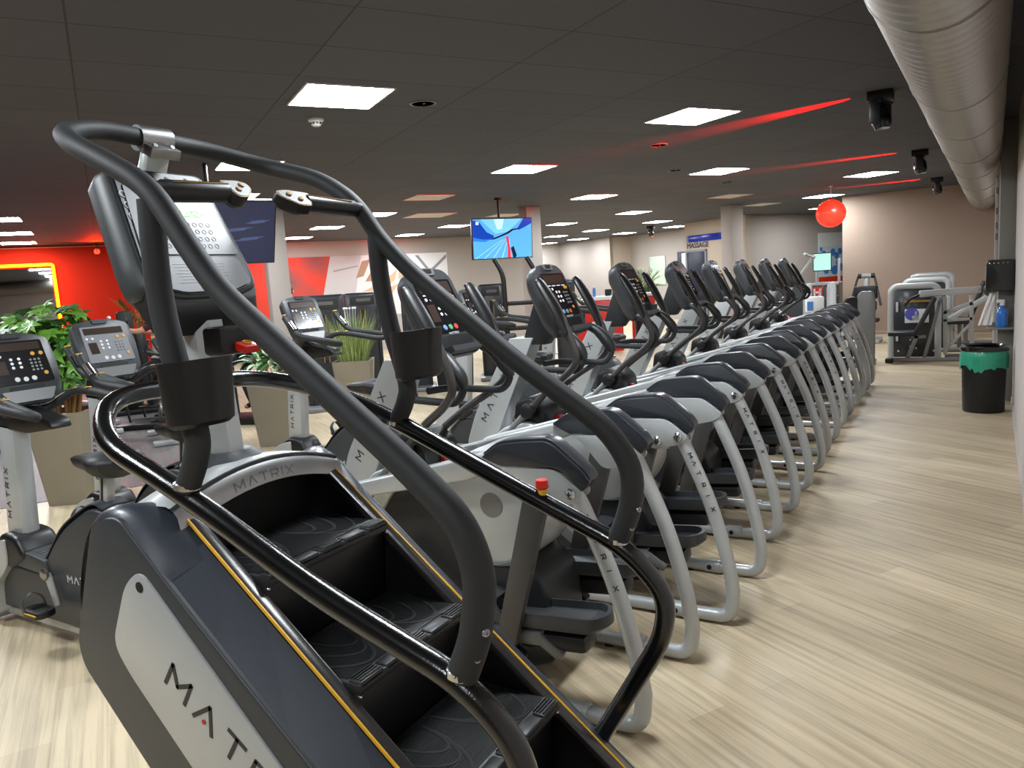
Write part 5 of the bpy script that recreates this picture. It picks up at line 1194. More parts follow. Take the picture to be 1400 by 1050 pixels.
# blue molecule poster and white panels on the far walls
po = WT('wall_poster', 'tall poster with blue splashes beside the brown wall', 'poster', 15.4)
pb = po.poly('poster_sheet', 'pos_pale', [(18.38, 1.02), (19.6, 1.02), (19.6, 2.47), (18.38, 2.47)])
po.poly('white_top', 'pos_white', [(18.38, 2.08), (19.6, 2.08), (19.6, 2.47), (18.38, 2.47)], 1, pb)
po.poly('red_foot', 'mur_red', [(18.38, 1.02), (19.6, 1.02), (19.6, 1.2), (18.38, 1.2)], 1, pb)
random.seed(5)
for i, (b_, z, r) in enumerate(((18.6, 1.85, .12), (18.8, 1.75, .1), (18.98, 1.9, .13), (19.15, 1.8, .12), (19.3, 1.92, .11), (19.2, 1.6, .1), (18.7, 1.4, .14), (19.05, 1.38, .16), (19.35, 1.45, .12), (18.5, 2.0, .07), (19.15, 1.45, .09))):
    po.poly('blue_splash', 'pos_blue', [(b_ + r * (.75 + .25 * random.random()) * cos(k * .7), z + r * (.75 + .25 * random.random()) * sin(k * .7)) for k in range(9)], 2 + i % 4, pb)
cw = lambda a0, a1, z0, z1, b=17.385: ab_box(a0, a1, b - .02, b, z0, z1)
single(cw(21.0, 21.85, 1.2, 2.2), 'whiteboard', mat('pale green board', (190, 204, 186), .4), 'pale board on the corridor wall behind the palm', 'board')
t = empty('notice_frame', ab(20.1, 17.35, 1.7), 'dark framed bright panel at the left of the massage wall', 'framed panel')
q = cw(19.9, 20.35, .9, 2.28); q.build('frame', 'navy', t, org=t.location); q = ab_box(19.92, 20.12, 17.355, 17.366, .95, 2.22); q.build('panel', 'pos_white', t, org=t.location)
t = empty('door_sign', ab(16.55, 15.43, 1.45), 'small blue and white sign on the massage wall beside the door', 'sign')
ab_box(16.5, 16.66, 15.425, 15.44, 1.33, 1.55, 0.002).build('plate', 'pos_white', t, org=t.location); ab_box(16.51, 16.65, 15.422, 15.426, 1.42, 1.54, 0).build('blue_field', 'pos_blue', t, org=t.location)
# ------------------------------------------------------------------ black strength towers
def weight_tower(loc, lab, w=.62, h=1.65, d=.42, rz=0.0):
    t = empty('weight_tower', loc, lab, 'strength machine', rz, 'black strength machine towers')
    MB().box((0, 0, h / 2), (w, d, h), bev=.03, seg=3).build('shroud', 'cover', t)
    MB().box((0, -d / 2 - .012, h - .12), (w * .72, .03, .16), rot=(.18, 0, 0), bev=.015).build('head_panel', 'charcoal', t)
    MB().box((0.02, -d / 2 - .03, h - .12), (w * .42, .01, .05), rot=(.18, 0, 0), bev=.003).build('head_display', 'silver_dark', t)
    q = MB()
    for x in (-.035, .035): q.box((x, -d / 2 - .004, h * .62), (.012, .012, h * .42), bev=.002)
    q.build('yellow_slot_edge', 'gold', t)
    MB().box((0, -d / 2 - .003, h * .62), (.055, .008, h * .42)).build('weight_slot', 'deepblack', t)
    for k in range(9): MB().box((0, -d / 2 - .007, h * .44 + k * .06), (.04, .006, .035), bev=.002).build('weight_plate', 'dark', t)
    for s in (-1, 1): MB().bar((s * w * .42, -d / 2 - .02, .1), (s * w * .42, -d / 2 - .02, h - .26), .03, .03, bev=.01, up=(1, 0, 0)).build('side_rib', 'dark', t)
    MB().box((0, -.12, .035), (w + .1, d + .3, .07), bev=.02).build('foot_frame', 'silver_dark', t)
    return t
face = lambda x, y: atan2(-y, -x) + pi / 2           # turn a thing's -Y side to the camera
for x, y, lab, w in ((-7.92, 8.09, 'black strength tower with yellow slot in front of the red mural part', .62), (-8.43, 9.53, 'black strength tower behind the tall grass, left of two', .55), (-7.62, 9.9, 'black strength tower behind the tall grass, right of two', .42),
                     (-6.95, 11.2, 'black strength tower left of the black pole under the lit television', .42), (-5.99, 12.14, 'black strength tower between the second and third consoles', .36)):
    weight_tower((x, y, 0), lab, w, 1.63, .42, face(x, y) + (.12 if w > .5 else 0))
# black cable frame under the television
t = empty('cable_machine', (-6.1, 10.55, 0), 'tall black cable frame with curved posts under the lit television', 'strength machine', face(-6.1, 10.55))
for sx in (-.16, .36):
    P = fillet([(sx + .02, 0, .03), (sx, 0, 1.78), (sx - .13, .02, 2.02)], .25, 8)
    MB().tube(P, .04, 12).build('post', 'black', t)
MB().box((.1, .05, 1.30), (.62, .06, .07), bev=.01).build('cross_bar', 'black', t); MB().box((.1, .05, .9), (.62, .06, .07), bev=.01).build('cross_bar', 'black', t)
MB().box((.1, .05, .04), (.9, .7, .08), bev=.02).build('foot_frame', 'black', t)
for sx in (-.16, .36): MB().box((sx, -.06, 1.0), (.09, .1, .16), bev=.02).build('pulley_carriage', 'charcoal', t)
MB().box((-.16, -.09, .62), (.30, .14, .42), bev=.03).build('weight_cover', 'cover', t)
# ------------------------------------------------------------------ indoor cycles and boards at the far left
def indoor_cycle(loc, lab, rz, rim='silver'):
    t = empty('indoor_cycle', loc, lab, 'indoor cycle', rz, 'black indoor cycles by the red wall')
    MB().lathe([(.03, -.02), (.20, -.018), (.22, -.03), (.235, -.03), (.235, .03), (.22, .03), (.20, .018), (.03, .02)], c=(-.38, 0, .36), axis=(0, 1, 0), seg=32).build('flywheel', 'black', t)
    MB().tube([(-.38 + .238 * cos(k * pi / 14), 0, .36 + .238 * sin(k * pi / 14)) for k in range(28)], .014, 8, closed=True).build('flywheel_rim', rim, t)
    q = MB().bar((-.38, 0, .36), (-.30, 0, 1.02), .05, .07, up=(1, 0, 0)).bar((-.34, 0, .62), (.28, 0, .36), .05, .07).bar((.28, 0, .36), (.38, 0, .92), .05, .07, up=(1, 0, 0)).bar((-.38, 0, .1), (.4, 0, .1), .06, .06).bar((.28, 0, .36), (.3, 0, .1), .06, .06, up=(1, 0, 0)).bar((-.38, 0, .36), (-.4, 0, .1), .06, .06, up=(1, 0, 0)); q.build('frame', 'black', t)
    for x in (-.45, .45): MB().box((x, 0, .04), (.07, .5, .07), bev=.02).build('stabiliser', 'silver', t)
    MB().loft([[(x, w * cos(a), .98 + h * sin(a)) for a in [2 * pi * k / 14 for k in range(14)]] for x, w, h in ((.25, .025, .02), (.36, .06, .035), (.46, .1, .045), (.53, .06, .03))]).build('saddle', 'leather', t)
    for s in (-1, 1): MB().tube(spline([(-.28, 0, 1.04), (-.32, s * .10, 1.08), (-.38, s * .2, 1.12), (-.52, s * .2, 1.18), (-.56, s * .17, 1.26)], 4), .015, 10).build('handlebar', 'rubber', t)
    MB().box((-.33, 0, 1.10), (.05, .1, .08), bev=.01).build('display', 'screen', t)
    MB().lathe([(.1, -.01), (.1, .01)], c=(.12, .08, .36), axis=(0, 1, 0), seg=20).build('chain_ring', 'steel', t)
    for s in (-1, 1):
        q = MB().bar((.12, s * .1, .36), (.12 + s * .1, s * .1, .36 - s * .14), .018, .03, up=(0, 1, 0)); ck = q.build('crank', 'steel', t)
        MB().box((.12 + s * .1, s * .16, .36 - s * .14), (.1, .09, .025), bev=.008).build('pedal', 'black', ck)
    return t
cyc = indoor_cycle((-8.3, 5.75, 0), 'black indoor cycle with red rimmed wheel right of the stair climber support', radians(150), 'red')
for i, (x, y, r, lab) in enumerate(((-9.95, 5.85, 150, 'black indoor cycle between the black boards and the stair climber support'), (-13.6, 6.2, 100, 'black indoor cycle before the mirror, left of two'), (-13.0, 7.0, 100, 'black indoor cycle before the mirror, right of two'), (-9.4, 3.7, 130, 'black indoor cycle behind the left exercise bike'), (-10.4, 4.9, 130, 'black indoor cycle behind the big green plant'))):
    o = copy_tree(cyc); o.location = (x, y, 0); o.rotation_euler = (0, 0, radians(r)); o['label'] = lab
t = empty('leg_press', (-10.9, 7.0, 0), 'black plate machine with stepped upright boards in front of the red wall', 'strength machine', face(-10.9, 7.0))
for x, h, w in ((-.19, 1.36, .155), (.0, 1.58, .225), (.18, 1.30, .155)):
    pr = round_poly([(x - w / 2, .05), (x + w / 2, .05), (x + w / 2, h), (x - w / 2, h)], .05, 4); MB().prism(pr, -.04 + x * .2, .02 + x * .2, bev=.01).build('board', 'black', t)
    for z in (h - .12, h - .35): MB().lathe([(.013, 0), (.009, .006), (0, .007)], c=(x + .02, -.042 + x * .2, z), axis=(0, -1, 0), seg=10).build('bolt', 'chrome', t)
MB().bar((.2, .1, 1.05), (.75, .1, .25), .07, .1).build('sled_rail', 'black', t); MB().box((.3, .1, .04), (1.2, .5, .08), bev=.02).build('base_frame', 'black', t)
for k in range(2):
    MB().lathe([(.04, -.02), (.2, -.02), (.21, 0), (.2, .02), (.04, .02)], c=(.48 + .16 * k, -.06, .62 - .12 * k), axis=(0, 1, 0), seg=26).build('weight_disc', 'black', t)
# glowing orange light behind the plant
# ------------------------------------------------------------------ right wall: towel dispenser, shelf, spray bottle, waste bin
t = empty('paper_towel_dispenser', (.40, 9.83, 1.22), 'black paper towel dispenser on the pilaster at the right wall', 'towel dispenser')
MB().prism(round_poly([(-.13, .0), (.125, .0), (.125, .33), (-.11, .33), (-.13, .31)], .02, 3), -.24, 0.0, bev=.02, seg=3).build('cover', 'gloss', t)
MB().box((-.005, -.12, .0), (.22, .2, .012)).build('outlet', 'deepblack', t)
q = MB()
for k in range(5): q.lathe([(.006, 0), (0, .004)], c=(-.10 + .04 * k, -.242, .295), axis=(0, -1, 0), seg=8)
q.build('top_window', 'chrome', t)
sheet = []
for i in range(9):
    z = -.002 - i * .045; w = .05 + .006 * i; sheet.append([(-.055 - .01 * i + (k / 6 - .5) * w * 1.3, -.13 - .012 * i + .012 * sin(k * 2.2 + i * .4), z) for k in range(7)])
vs = [p for r in sheet for p in r]; fs = [(i * 7 + k, i * 7 + k + 1, (i + 1) * 7 + k + 1, (i + 1) * 7 + k) for i in range(8) for k in range(6)]
q = MB(); q.add(vs, fs); q.build('hanging_towel', mat('white paper', (222, 218, 212), .8), t)
single(MB().box((.42, 9.72, .815), (.26, .22, .02), bev=.004).box((.42, 9.82, .845), (.26, .015, .05)), 'wall_shelf', 'pilaster', 'small grey shelf below the towel dispenser', 'shelf')
t = empty('spray_bottle', (.425, 9.70, .825), 'spray bottle filled with blue liquid on the small grey shelf', 'spray bottle')
MB().lathe([(.0, 0), (.05, .002), (.055, .02), (.055, .15), (.045, .19), (.022, .21), (.02, .24), (0, .24)], seg=24).build('bottle', mat('blue liquid', (52, 120, 205), .15, coat=.5), t)
MB().lathe([(.024, .235), (.024, .265), (.0, .265)], seg=18).box((-.015, 0, .28), (.075, .03, .035), bev=.008).build('spray_head', 'white', t); MB().box((-.035, 0, .252), (.014, .016, .045), rot=(0, .4, 0), bev=.003).build('trigger', 'dark', t)
t = empty('paper_box', (.33, 9.9, 0), '', 'x') if False else None
t = empty('waste_bin', (.255, 9.18, 0), 'round black waste bin with green bag by the right wall', 'waste bin')
MB().lathe([(0, 0), (.185, 0), (.19, .01), (.205, .60), (.0, .60)], seg=36).build('bin_body', 'black', t)
rings = []; random.seed(2)
jit = [random.uniform(-1, 1) for _ in range(48)]
for z, r, j in ((.645, .205, 0), (.60, .218, .003), (.55, .219, .005), (.49, .217, .007), (.455, .214, .008)):
    rings.append([((r + j * jit[k]) * cos(2 * pi * k / 48), (r + j * jit[k]) * sin(2 * pi * k / 48), z + (0.022 * jit[(k * 5) % 48] + .02 * sin(k * .5) if z < .46 else 0)) for k in range(48)])
MB().loft(rings, False, False).build('green_bag', mat('green bin bag', (40, 150, 118), .3, coat=.3, bump=.5, bscale=18), t)
MB().lathe([(.22, .64), (.225, .655), (.222, .68), (.19, .69), (.18, .675), (.19, .655), (.205, .64)], seg=36).build('lid_ring', 'gloss', t)
t = empty('cable_channel', (.375, 10.16, 0), 'white metal upright with holes at the left edge of the pilaster', 'metal upright')
MB().box((0, 0, 1.22), (.03, .05, 2.44), bev=.004).build('upright', 'wall_light', t)
q = MB()
for z in (1.8, 1.92, 2.08, 2.3): q.tube([(-.004, -.0255, z + .04 * cos(k * pi / 6)) if False else (.007 * cos(k * pi / 6), -.0262, z + .035 * sin(k * pi / 6)) for k in range(12)], .003, 6, closed=True)
q.build('slot_holes', 'deepblack', t)
# ------------------------------------------------------------------ strength machines before the brown wall
def rounded_frame(x0, x1, h, y, r=.10, tube=.04, flat=(1, 1.3)):
    P = fillet([(x0, y, .03), (x0, y, h), (x1, y, h), (x1, y, .03)], r, 7)
    return MB().tube(P, tube, 12, flat=flat)
def stack_cabinet(t, ox, oy, h, w=.55, sub=''):
    q = rounded_frame(ox - w / 2, ox + w / 2, h, oy, .12); q.build('rounded_frame', 'silver', t)
    MB().box((ox, oy + .02, h * .48 + .02), (w - .04, .10, h * .94), bev=.04).build('cabinet_cover', 'cover', t)
t = empty('chest_press', (-.30, 13.55, 0), 'nearest grey framed strength machine with long round-ended lever before the brown wall', 'strength machine')
stack_cabinet(t, -.28, .15, 1.17, .66)
MB().tube(fillet([(-.58, -.35, .05), (-.30, -.35, .05), (.75, -.30, .05)], .1), .035, 10).build('floor_tube', 'silver_dark', t); MB().box((-.60, -.35, .04), (.12, .10, .08), bev=.02).build('rubber_foot', 'black', t)
MB().box((-.42, -.28, .46), (.40, .34, .07), rot=(0, 0, 0), bev=.03, seg=3).build('seat', 'leather', t)
MB().bar((-.24, -.28, .46), (.02, -.28, 1.0), .30, .07, bev=.025, up=(1, 0, 0)).build('backrest', 'leather', t)
MB().bar((-.35, -.28, .06), (-.22, -.28, .42), .05, .06, up=(1, 0, 0)).bar((-.30, -.28, .40), (-.10, -.28, .40), .05, .05).bar((-.12, -.24, .06), (.10, -.24, 1.0), .045, .05, up=(1, 0, 0)).build('seat_frame', 'silver_dark', t)
MB().bar((-.20, -.2, 1.055), (.62, .05, 1.075), .08, .105, bev=.02).build('lever_arm', 'silver', t)
MB().cyl((.62, .05, 1.075), (.70, .03, 1.075), .03, 14).lathe([(0, -.03), (.105, -.03), (.115, 0), (.105, .05), (0, .05)], c=(.76, .0, 1.07), axis=(.25, -1, 0), seg=26).build('round_counterweight', 'charcoal', t)
MB().tube(spline([(-.18, -.2, 1.05), (-.32, -.24, .98), (-.40, -.28, .88)], 4), .02, 10).build('press_handle', 'black', t)
MB().box((-.22, .085, .93), (.40, .012, .035), bev=.004).build('gold_strip', 'gold', t)
q = MB().box((-.24, .075, .70), (.34, .012, .22), bev=.03); ip = q.build('instruction_plate', 'white', t)
MB().lathe([(0, .004), (.10, .004), (.10, 0)], c=(-.31, .072, .73), axis=(0, -1, 0), seg=24).build('blue_roundel', mat('violet blue print', (92, 92, 190), .4), ip)
q = MB().box((-.26, .064, .67), (.09, .004, .06), bev=.01).box((-.25, .064, .73), (.03, .004, .08), bev=.01).box((-.15, .064, .70), (.03, .004, .09), bev=.01); q.build('figure_print', 'silver', ip)
q = MB()
for z in (.85, .38): q.box((-.52, .085, z), (.035, .012, .16), bev=.004)
q.build('side_label', 'inklight', t)
q = MB()
for x, z in ((-.33, .32), (-.33, .22), (-.25, .18), (-.5, .14), (.0, .14)): q.lathe([(.016, 0), (0, .008)], c=(x, .085, z), axis=(0, -1, 0), seg=10)
q.build('cover_bolt', 'chrome', t)
for x in (.16, .52): MB().bar((x, .3, .05), (x - .02, .3, .98), .05, .06, up=(1, 0, 0)).build('rear_post', 'silver', t)
MB().bar((.12, .3, .72), (.52, .3, .86), .05, .06).bar((.12, .3, .60), (.52, .3, .62), .05, .05).bar((.16, .3, .12), (.50, .3, .55), .035, .04).build('rear_brace', 'silver', t)
MB().tube([(.15, .3, .035), (.60, .3, .035)], .03, 10).build('rear_floor_tube', 'silver_dark', t)
t = empty('leg_curl_machine', (-.05, 14.9, 0), 'grey framed strength machine directly behind the nearest one before the brown wall', 'strength machine')
stack_cabinet(t, -.40, .0, 1.22, .66)
MB().bar((-.05, -.2, .55), (.62, -.1, .98), .08, .09, bev=.02).build('lever_arm', 'silver', t); MB().bar((.66, -.1, .04), (.60, -.1, 1.0), .09, .12, up=(1, 0, 0)).build('rear_post', 'silver', t)
MB().box((.05, -.1, .5), (.5, .3, .07), bev=.03).build('seat', 'leather', t); MB().tube([(-.6, -.2, .035), (.75, -.15, .035)], .035, 10).build('floor_tube', 'silver_dark', t)
MB().bar((.1, 0, .05), (.1, 0, .5), .06, .06, up=(1, 0, 0)).build('seat_post', 'silver_dark', t)
t = empty('leg_extension_machine', (.05, 16.2, 0), 'farthest of three grey framed strength machines before the brown wall', 'strength machine')
stack_cabinet(t, -.45, .0, 1.27, .66)
MB().bar((.15, -.25, .42), (.38, -.25, 1.12), .32, .08, bev=.03, up=(1, 0, 0)).build('backrest', 'leather', t); MB().box((.0, -.25, .45), (.4, .34, .08), bev=.03).build('seat', 'leather', t); MB().bar((.1, -.25, .04), (.1, -.25, .42), .07, .07, up=(1, 0, 0)).build('seat_post', 'silver_dark', t)
MB().tube([(-.6, -.25, .035), (.6, -.25, .035)], .035, 10).build('floor_tube', 'silver_dark', t)
# pull machine with hanging arms
t = empty('pull_machine', (-1.56, 16.6, 0), 'strength machine with two hanging arms and black pads left of the others', 'strength machine')
MB().bar((0, .25, .03), (0, .25, 1.32), .11, .10, bev=.03, up=(1, 0, 0)).build('main_post', 'silver', t)
MB().tube([(-.15, .2, 1.31), (.15, .2, 1.31)], .045, 12).build('top_axle', 'silver', t)
for s in (-1, 1):
    MB().tube(fillet([(s * .14, .15, 1.31), (s * .17, .1, 1.22), (s * .28, -.05, .72)], .05), .022, 10).build('hanging_arm', 'gun', t)
    q = MB().lathe([(0, -.03), (.05, -.03), (.05, .03), (0, .03)], c=(s * .12, .15, 1.31), axis=(1, 0, 0), seg=16); q.build('pivot', 'black', t)
MB().box((0, .05, .98), (.42, .10, .26), bev=.03, seg=3).build('back_pad', 'leather', t); MB().tube([(-.2, 0, .72), (.2, 0, .72)], .085, 18).build('roller_pad', 'leather', t); MB().box((.08, -.1, .44), (.36, .32, .07), bev=.03, seg=3).build('seat', 'leather', t)
MB().bar((.05, -.05, .03), (.05, -.05, .42), .06, .07, up=(1, 0, 0)).bar((0, .2, .7), (0, .05, .95), .05, .05).build('pad_frame', 'silver_dark', t); MB().box((0, .05, .035), (.55, .8, .07), bev=.02).build('foot_frame', 'silver', t)
# tall rounded grey guard at the far end of the elliptical row
t = empty('abductor_machine', (-1.19, 12.75, 0), 'strength machine with tall rounded grey guard at the end of the elliptical row', 'strength machine')
MB().prism(round_poly([(-.13, .03), (.12, .03), (.13, 1.0), (.10, 1.16), (-.08, 1.16), (-.12, 1.1)], .05, 5), -.05, .05, bev=.03, seg=3).build('rounded_guard', 'silver_dark', t)
MB().lathe([(0, -.04), (.13, -.04), (.14, 0), (.13, .04), (0, .04)], c=(-.20, -.05, .95), axis=(.6, -1, 0), seg=26).build('round_pad', 'leather', t); MB().box((-.25, .25, .45), (.45, .4, .08), bev=.03).build('seat', 'leather', t); MB().bar((-.25, .25, .03), (-.25, .25, .42), .07, .07, up=(1, 0, 0)).build('seat_post', 'silver_dark', t); MB().box((-.2, .2, .035), (.6, .7, .07), bev=.02).build('foot_frame', 'silver_dark', t)
MB().bar((-.12, 0, .93), (-.19, -.04, .95), .05, .05).build('pad_bracket', 'silver_dark', t)
# machine with long slanting silver tee bar
t = empty('row_machine', (-2.62, 14.6, 0), 'machine with a slanting silver tee bar rising beyond the last consoles', 'strength machine')
q = MB().tube([(-.32, 0, .75), (.415, 0, 1.765)], .034, 12).tube([(.34, -.55, 1.80), (.40, .05, 1.72)], .024, 10); q.build('tee_bar', 'silver', t)
MB().bar((-.45, .1, .04), (-.45, .1, .8), .09, .09, up=(1, 0, 0)).build('post', 'silver', t); MB().bar((-.4, .1, .9), (.3, .1, .35), .06, .08).build('brace', 'silver', t); MB().box((-.1, .1, .04), (.9, .5, .08), bev=.02).build('foot_frame', 'silver', t); MB().box((.1, .1, .62), (.4, .3, .08), bev=.03).build('red_seat', 'red', t); MB().bar((.1, .1, .05), (.1, .1, .6), .06, .06, up=(1, 0, 0)).build('seat_post', 'silver_dark', t)
for i, (x, y) in enumerate(((-2.52, 15.8), (-2.08, 15.75))):
    t = empty('rounded_guard_tower', (x, y, 0), ('left' if i == 0 else 'right') + ' of two rounded grey machine guards in front of the dark counter', 'strength machine', 0, None)
    MB().prism(round_poly([(-.08, .02), (.09, .02), (.09, 1.22), (.06, 1.25), (-.03, 1.25), (-.08, 1.15)], .05, 5), -.05, .05, bev=.03, seg=3).build('guard', 'silver', t)
    MB().box((.04, .16, .5), (.14, .16, .96), bev=.02).build('weight_cover', 'blue_char', t); MB().box((.02, .06, .03), (.30, .40, .06), bev=.02).build('foot_frame', 'dark', t)
# dark counter with a screen and sign
t = empty('counter', (-2.75, 17.15, 0), 'dark panelled counter with pale top next to the brown wall corner', 'counter', 0)
MB().box((0, .0, .58), (1.25, .45, 1.16), bev=.01).build('front', 'charcoal', t); MB().box((0, 0, 1.18), (1.32, .52, .04), bev=.01).build('top', 'wall_light', t)
t = empty('sign_plate', (-2.50, 16.91, 1.02), 'small red sign with white symbol on the dark counter front', 'sign')
MB().box((0, 0, 0), (.2, .012, .22)).build('plate', 'red', t); MB().box((-.055, -.007, 0), (.035, .004, .15)).box((.055, -.007, 0), (.035, .004, .15)).box((0, -.007, 0), (.09, .004, .035)).build('symbol', 'white', t)
t = empty('desk_monitor', (-2.40, 17.05, 1.2), 'lit pale green screen on posts above the dark counter', 'monitor')
MB().box((-.02, 0, .44), (.36, .04, .38), bev=.006).build('bezel', 'tvframe', t); MB().box((-.02, -.021, .44), (.33, .004, .34)).build('screen', mat('pale green screen picture', (170, 225, 215), .3, emit=(170, 225, 215), estr=.8), t)
MB().bar((-.14, .02, 0), (-.14, .02, .3), .04, .04, up=(1, 0, 0)).build('post', 'silver', t); MB().bar((.30, .02, 0), (.30, .02, .5), .05, .05, up=(1, 0, 0)).build('post', 'silver', t); MB().box((.08, .02, .01), (.56, .16, .02)).build('base', 'silver', t)
# wipes box
t = empty('wipes_dispenser', (-1.93, 12.75, 0), 'white wipes box with blue label behind the far trainers', 'wipes dispenser', .3)
MB().box((0, 0, .99), (.26, .2, .24), bev=.02).build('box', 'white', t); MB().bar((0, 0, .02), (0, 0, .88), .05, .05, up=(1, 0, 0)).build('stand', 'silver', t); MB().box((0, 0, .015), (.3, .3, .03), bev=.01).build('base', 'silver_dark', t)
MB().box((-.08, -.102, .97), (.09, .004, .14)).build('label', 'pos_blue', t); q = MB(); blade(q, (.05, -.02, 1.1), (.25, -.1, 1), .26, .09, .2); q.build('wipe', 'white', t)
# red reception desk
t = empty('reception_desk', (-6.75, 15.6, 0), 'red reception desk with white top behind the third console', 'desk', radians(20))
MB().box((-.52, -.3, .33), (.55, .5, .66), bev=.01).build('low_block', 'red', t); MB().box((0, 0, .56), (.8, .6, 1.12), bev=.01).build('tall_block', 'red', t); MB().box((0, 0, 1.16), (.86, .66, .08), bev=.01).build('top', 'white', t)
MB().box((-.42, .02, .55), (.06, .62, 1.1)).build('side_panel', 'navy', t)
t = empty('reception_desk', (-6.35, 17.0, 0), 'red desk block with white top between the third and fourth consoles', 'desk', radians(20))
MB().box((0, 0, .56), (.55, .5, 1.12), bev=.01).build('block', 'red', t); MB().box((0, 0, 1.16), (.6, .56, .08), bev=.01).build('top', 'white', t)
for x, y, lab in ((-6.75, 15.6, 'small black speaker on the white top of the red reception desk'), (-6.35, 17.0, 'small black box on the red desk block')):
    single(MB().box((0, 0, .075), (.13, .12, .15), bev=.02), 'desktop_speaker', 'black', lab, 'speaker', None, (x + .1, y + .05, 1.2))
t = empty('sign_plate', (-7.6, 15.0, 0), 'small red H sign on a stand left of the red reception desk', 'sign', radians(25))
MB().box((0, 0, 1.15), (.22, .012, .22)).build('plate', 'red', t); MB().box((-.06, -.008, 1.15), (.035, .004, .14)).box((.06, -.008, 1.15), (.035, .004, .14)).box((0, -.008, 1.15), (.1, .004, .035)).build('letter', 'white', t)
MB().cyl((0, .01, .02), (0, .01, 1.04), .012, 10).lathe([(0, 0), (.14, 0), (.14, .02), (0, .02)], seg=20).build('stand', 'silver', t)
t = empty('drinks_bottle', (-6.9, 15.45, 1.2), 'blue and white bottle on the white top of the red reception desk', 'bottle')
MB().lathe([(0, 0), (.035, 0), (.035, .16), (.015, .2), (0, .2)], seg=16).build('bottle', 'pos_blue', t); MB().lathe([(.017, .198), (.017, .225), (0, .225)], seg=14).build('cap', 'white', t)
# ------------------------------------------------------------------ people (mostly hidden behind the machines)
def person(loc, lab, rz, joints, radii, edges, shirt, trousers, hair_long=False, fingers=None):
    """one continuous skinned body; hair and clothes are its children"""
    t = empty('person', loc, lab, 'person', rz)
    me = bpy.data.meshes.new('body'); me.from_pydata([joints[k] for k in joints], [], [])
    keys = list(joints); idx = {k: i for i, k in enumerate(keys)}
    me.from_pydata([joints[k] for k in keys], [(idx[a], idx[b]) for a, b in edges], []) if False else None
    me = bpy.data.meshes.new('body'); me.from_pydata([joints[k] for k in keys], [(idx[a], idx[b]) for a, b in edges], [])
    o = bpy.data.objects.new('body', me); COL.objects.link(o)
    sk = o.modifiers.new('skin', 'SKIN'); sk.use_smooth_shade = True
    for k in keys: me.skin_vertices[0].data[idx[k]].radius = radii[k]; me.skin_vertices[0].data[idx[k]].use_root = (k == 'pelvis')
    sb = o.modifiers.new('sub', 'SUBSURF'); sb.levels = 2; sb.render_levels = 2
    dg = bpy.context.evaluated_depsgraph_get(); dg.update()
    m2 = bpy.data.meshes.new_from_object(o.evaluated_get(dg)); bpy.data.objects.remove(o)
    m2.name = 'body'; m2.materials.clear()
    for mm in ('skin', shirt, trousers): m2.materials.append(M[mm])
    J = {k: Vector(joints[k]) for k in keys}
    for p in m2.polygons:
        c = p.center; k = min(keys, key=lambda q: (J[q] - c).length)
        p.material_index = 1 if k in ('chest', 'belly', 'pelvis', 'shL', 'shR', 'sleL', 'sleR', 'neckb') else (2 if k in ('hipL', 'hipR', 'knL', 'knR', 'anL', 'anR') else 0)
        p.use_smooth = True
    b = bpy.data.objects.new('body', m2); COL.objects.link(b); b.parent = t
    h = J['head']; f = Vector((-1, 0, 0))
    q = MB().ball(tuple(h + Vector((.012, 0, .035))), .105, 20, 12, (1.0, .86, 1.05)); 
    keep = MB(); keep.add([v for v in q.v], [fc for fc in q.f if not (sum(q.v[i][0] for i in fc) / len(fc) < h.x - .045 and sum(q.v[i][2] for i in fc) / len(fc) < h.z + .075)])
    if hair_long: keep.ball(tuple(h + Vector((.10, 0, .05))), .05, 12, 8)
    keep.build('hair', 'hair', b)
    e = MB()
    for s in (-1, 1): e.ball((h.x - .092, h.y + s * .032, h.z + .01), .011, 10, 6)
    e.build('eyes', 'white', b); e = MB()
    for s in (-1, 1): e.ball((h.x - .1, h.y + s * .032, h.z + .01), .0065, 8, 5)
    e.build('pupils', 'dark', b); MB().ball((h.x - .108, h.y, h.z - .022), .016, 10, 6, (1, .8, 1.4)).build('nose', 'skin', b); MB().box((h.x - .096, h.y, h.z - .06), (.01, .045, .01), bev=.004).build('mouth', 'red', b)
    e = MB()
    for s in (-1, 1): e.ball((h.x + .005, h.y + s * .085, h.z - .0), .026, 10, 6, (.8, .4, 1.2))
    e.build('ears', 'skin', b)
    return t
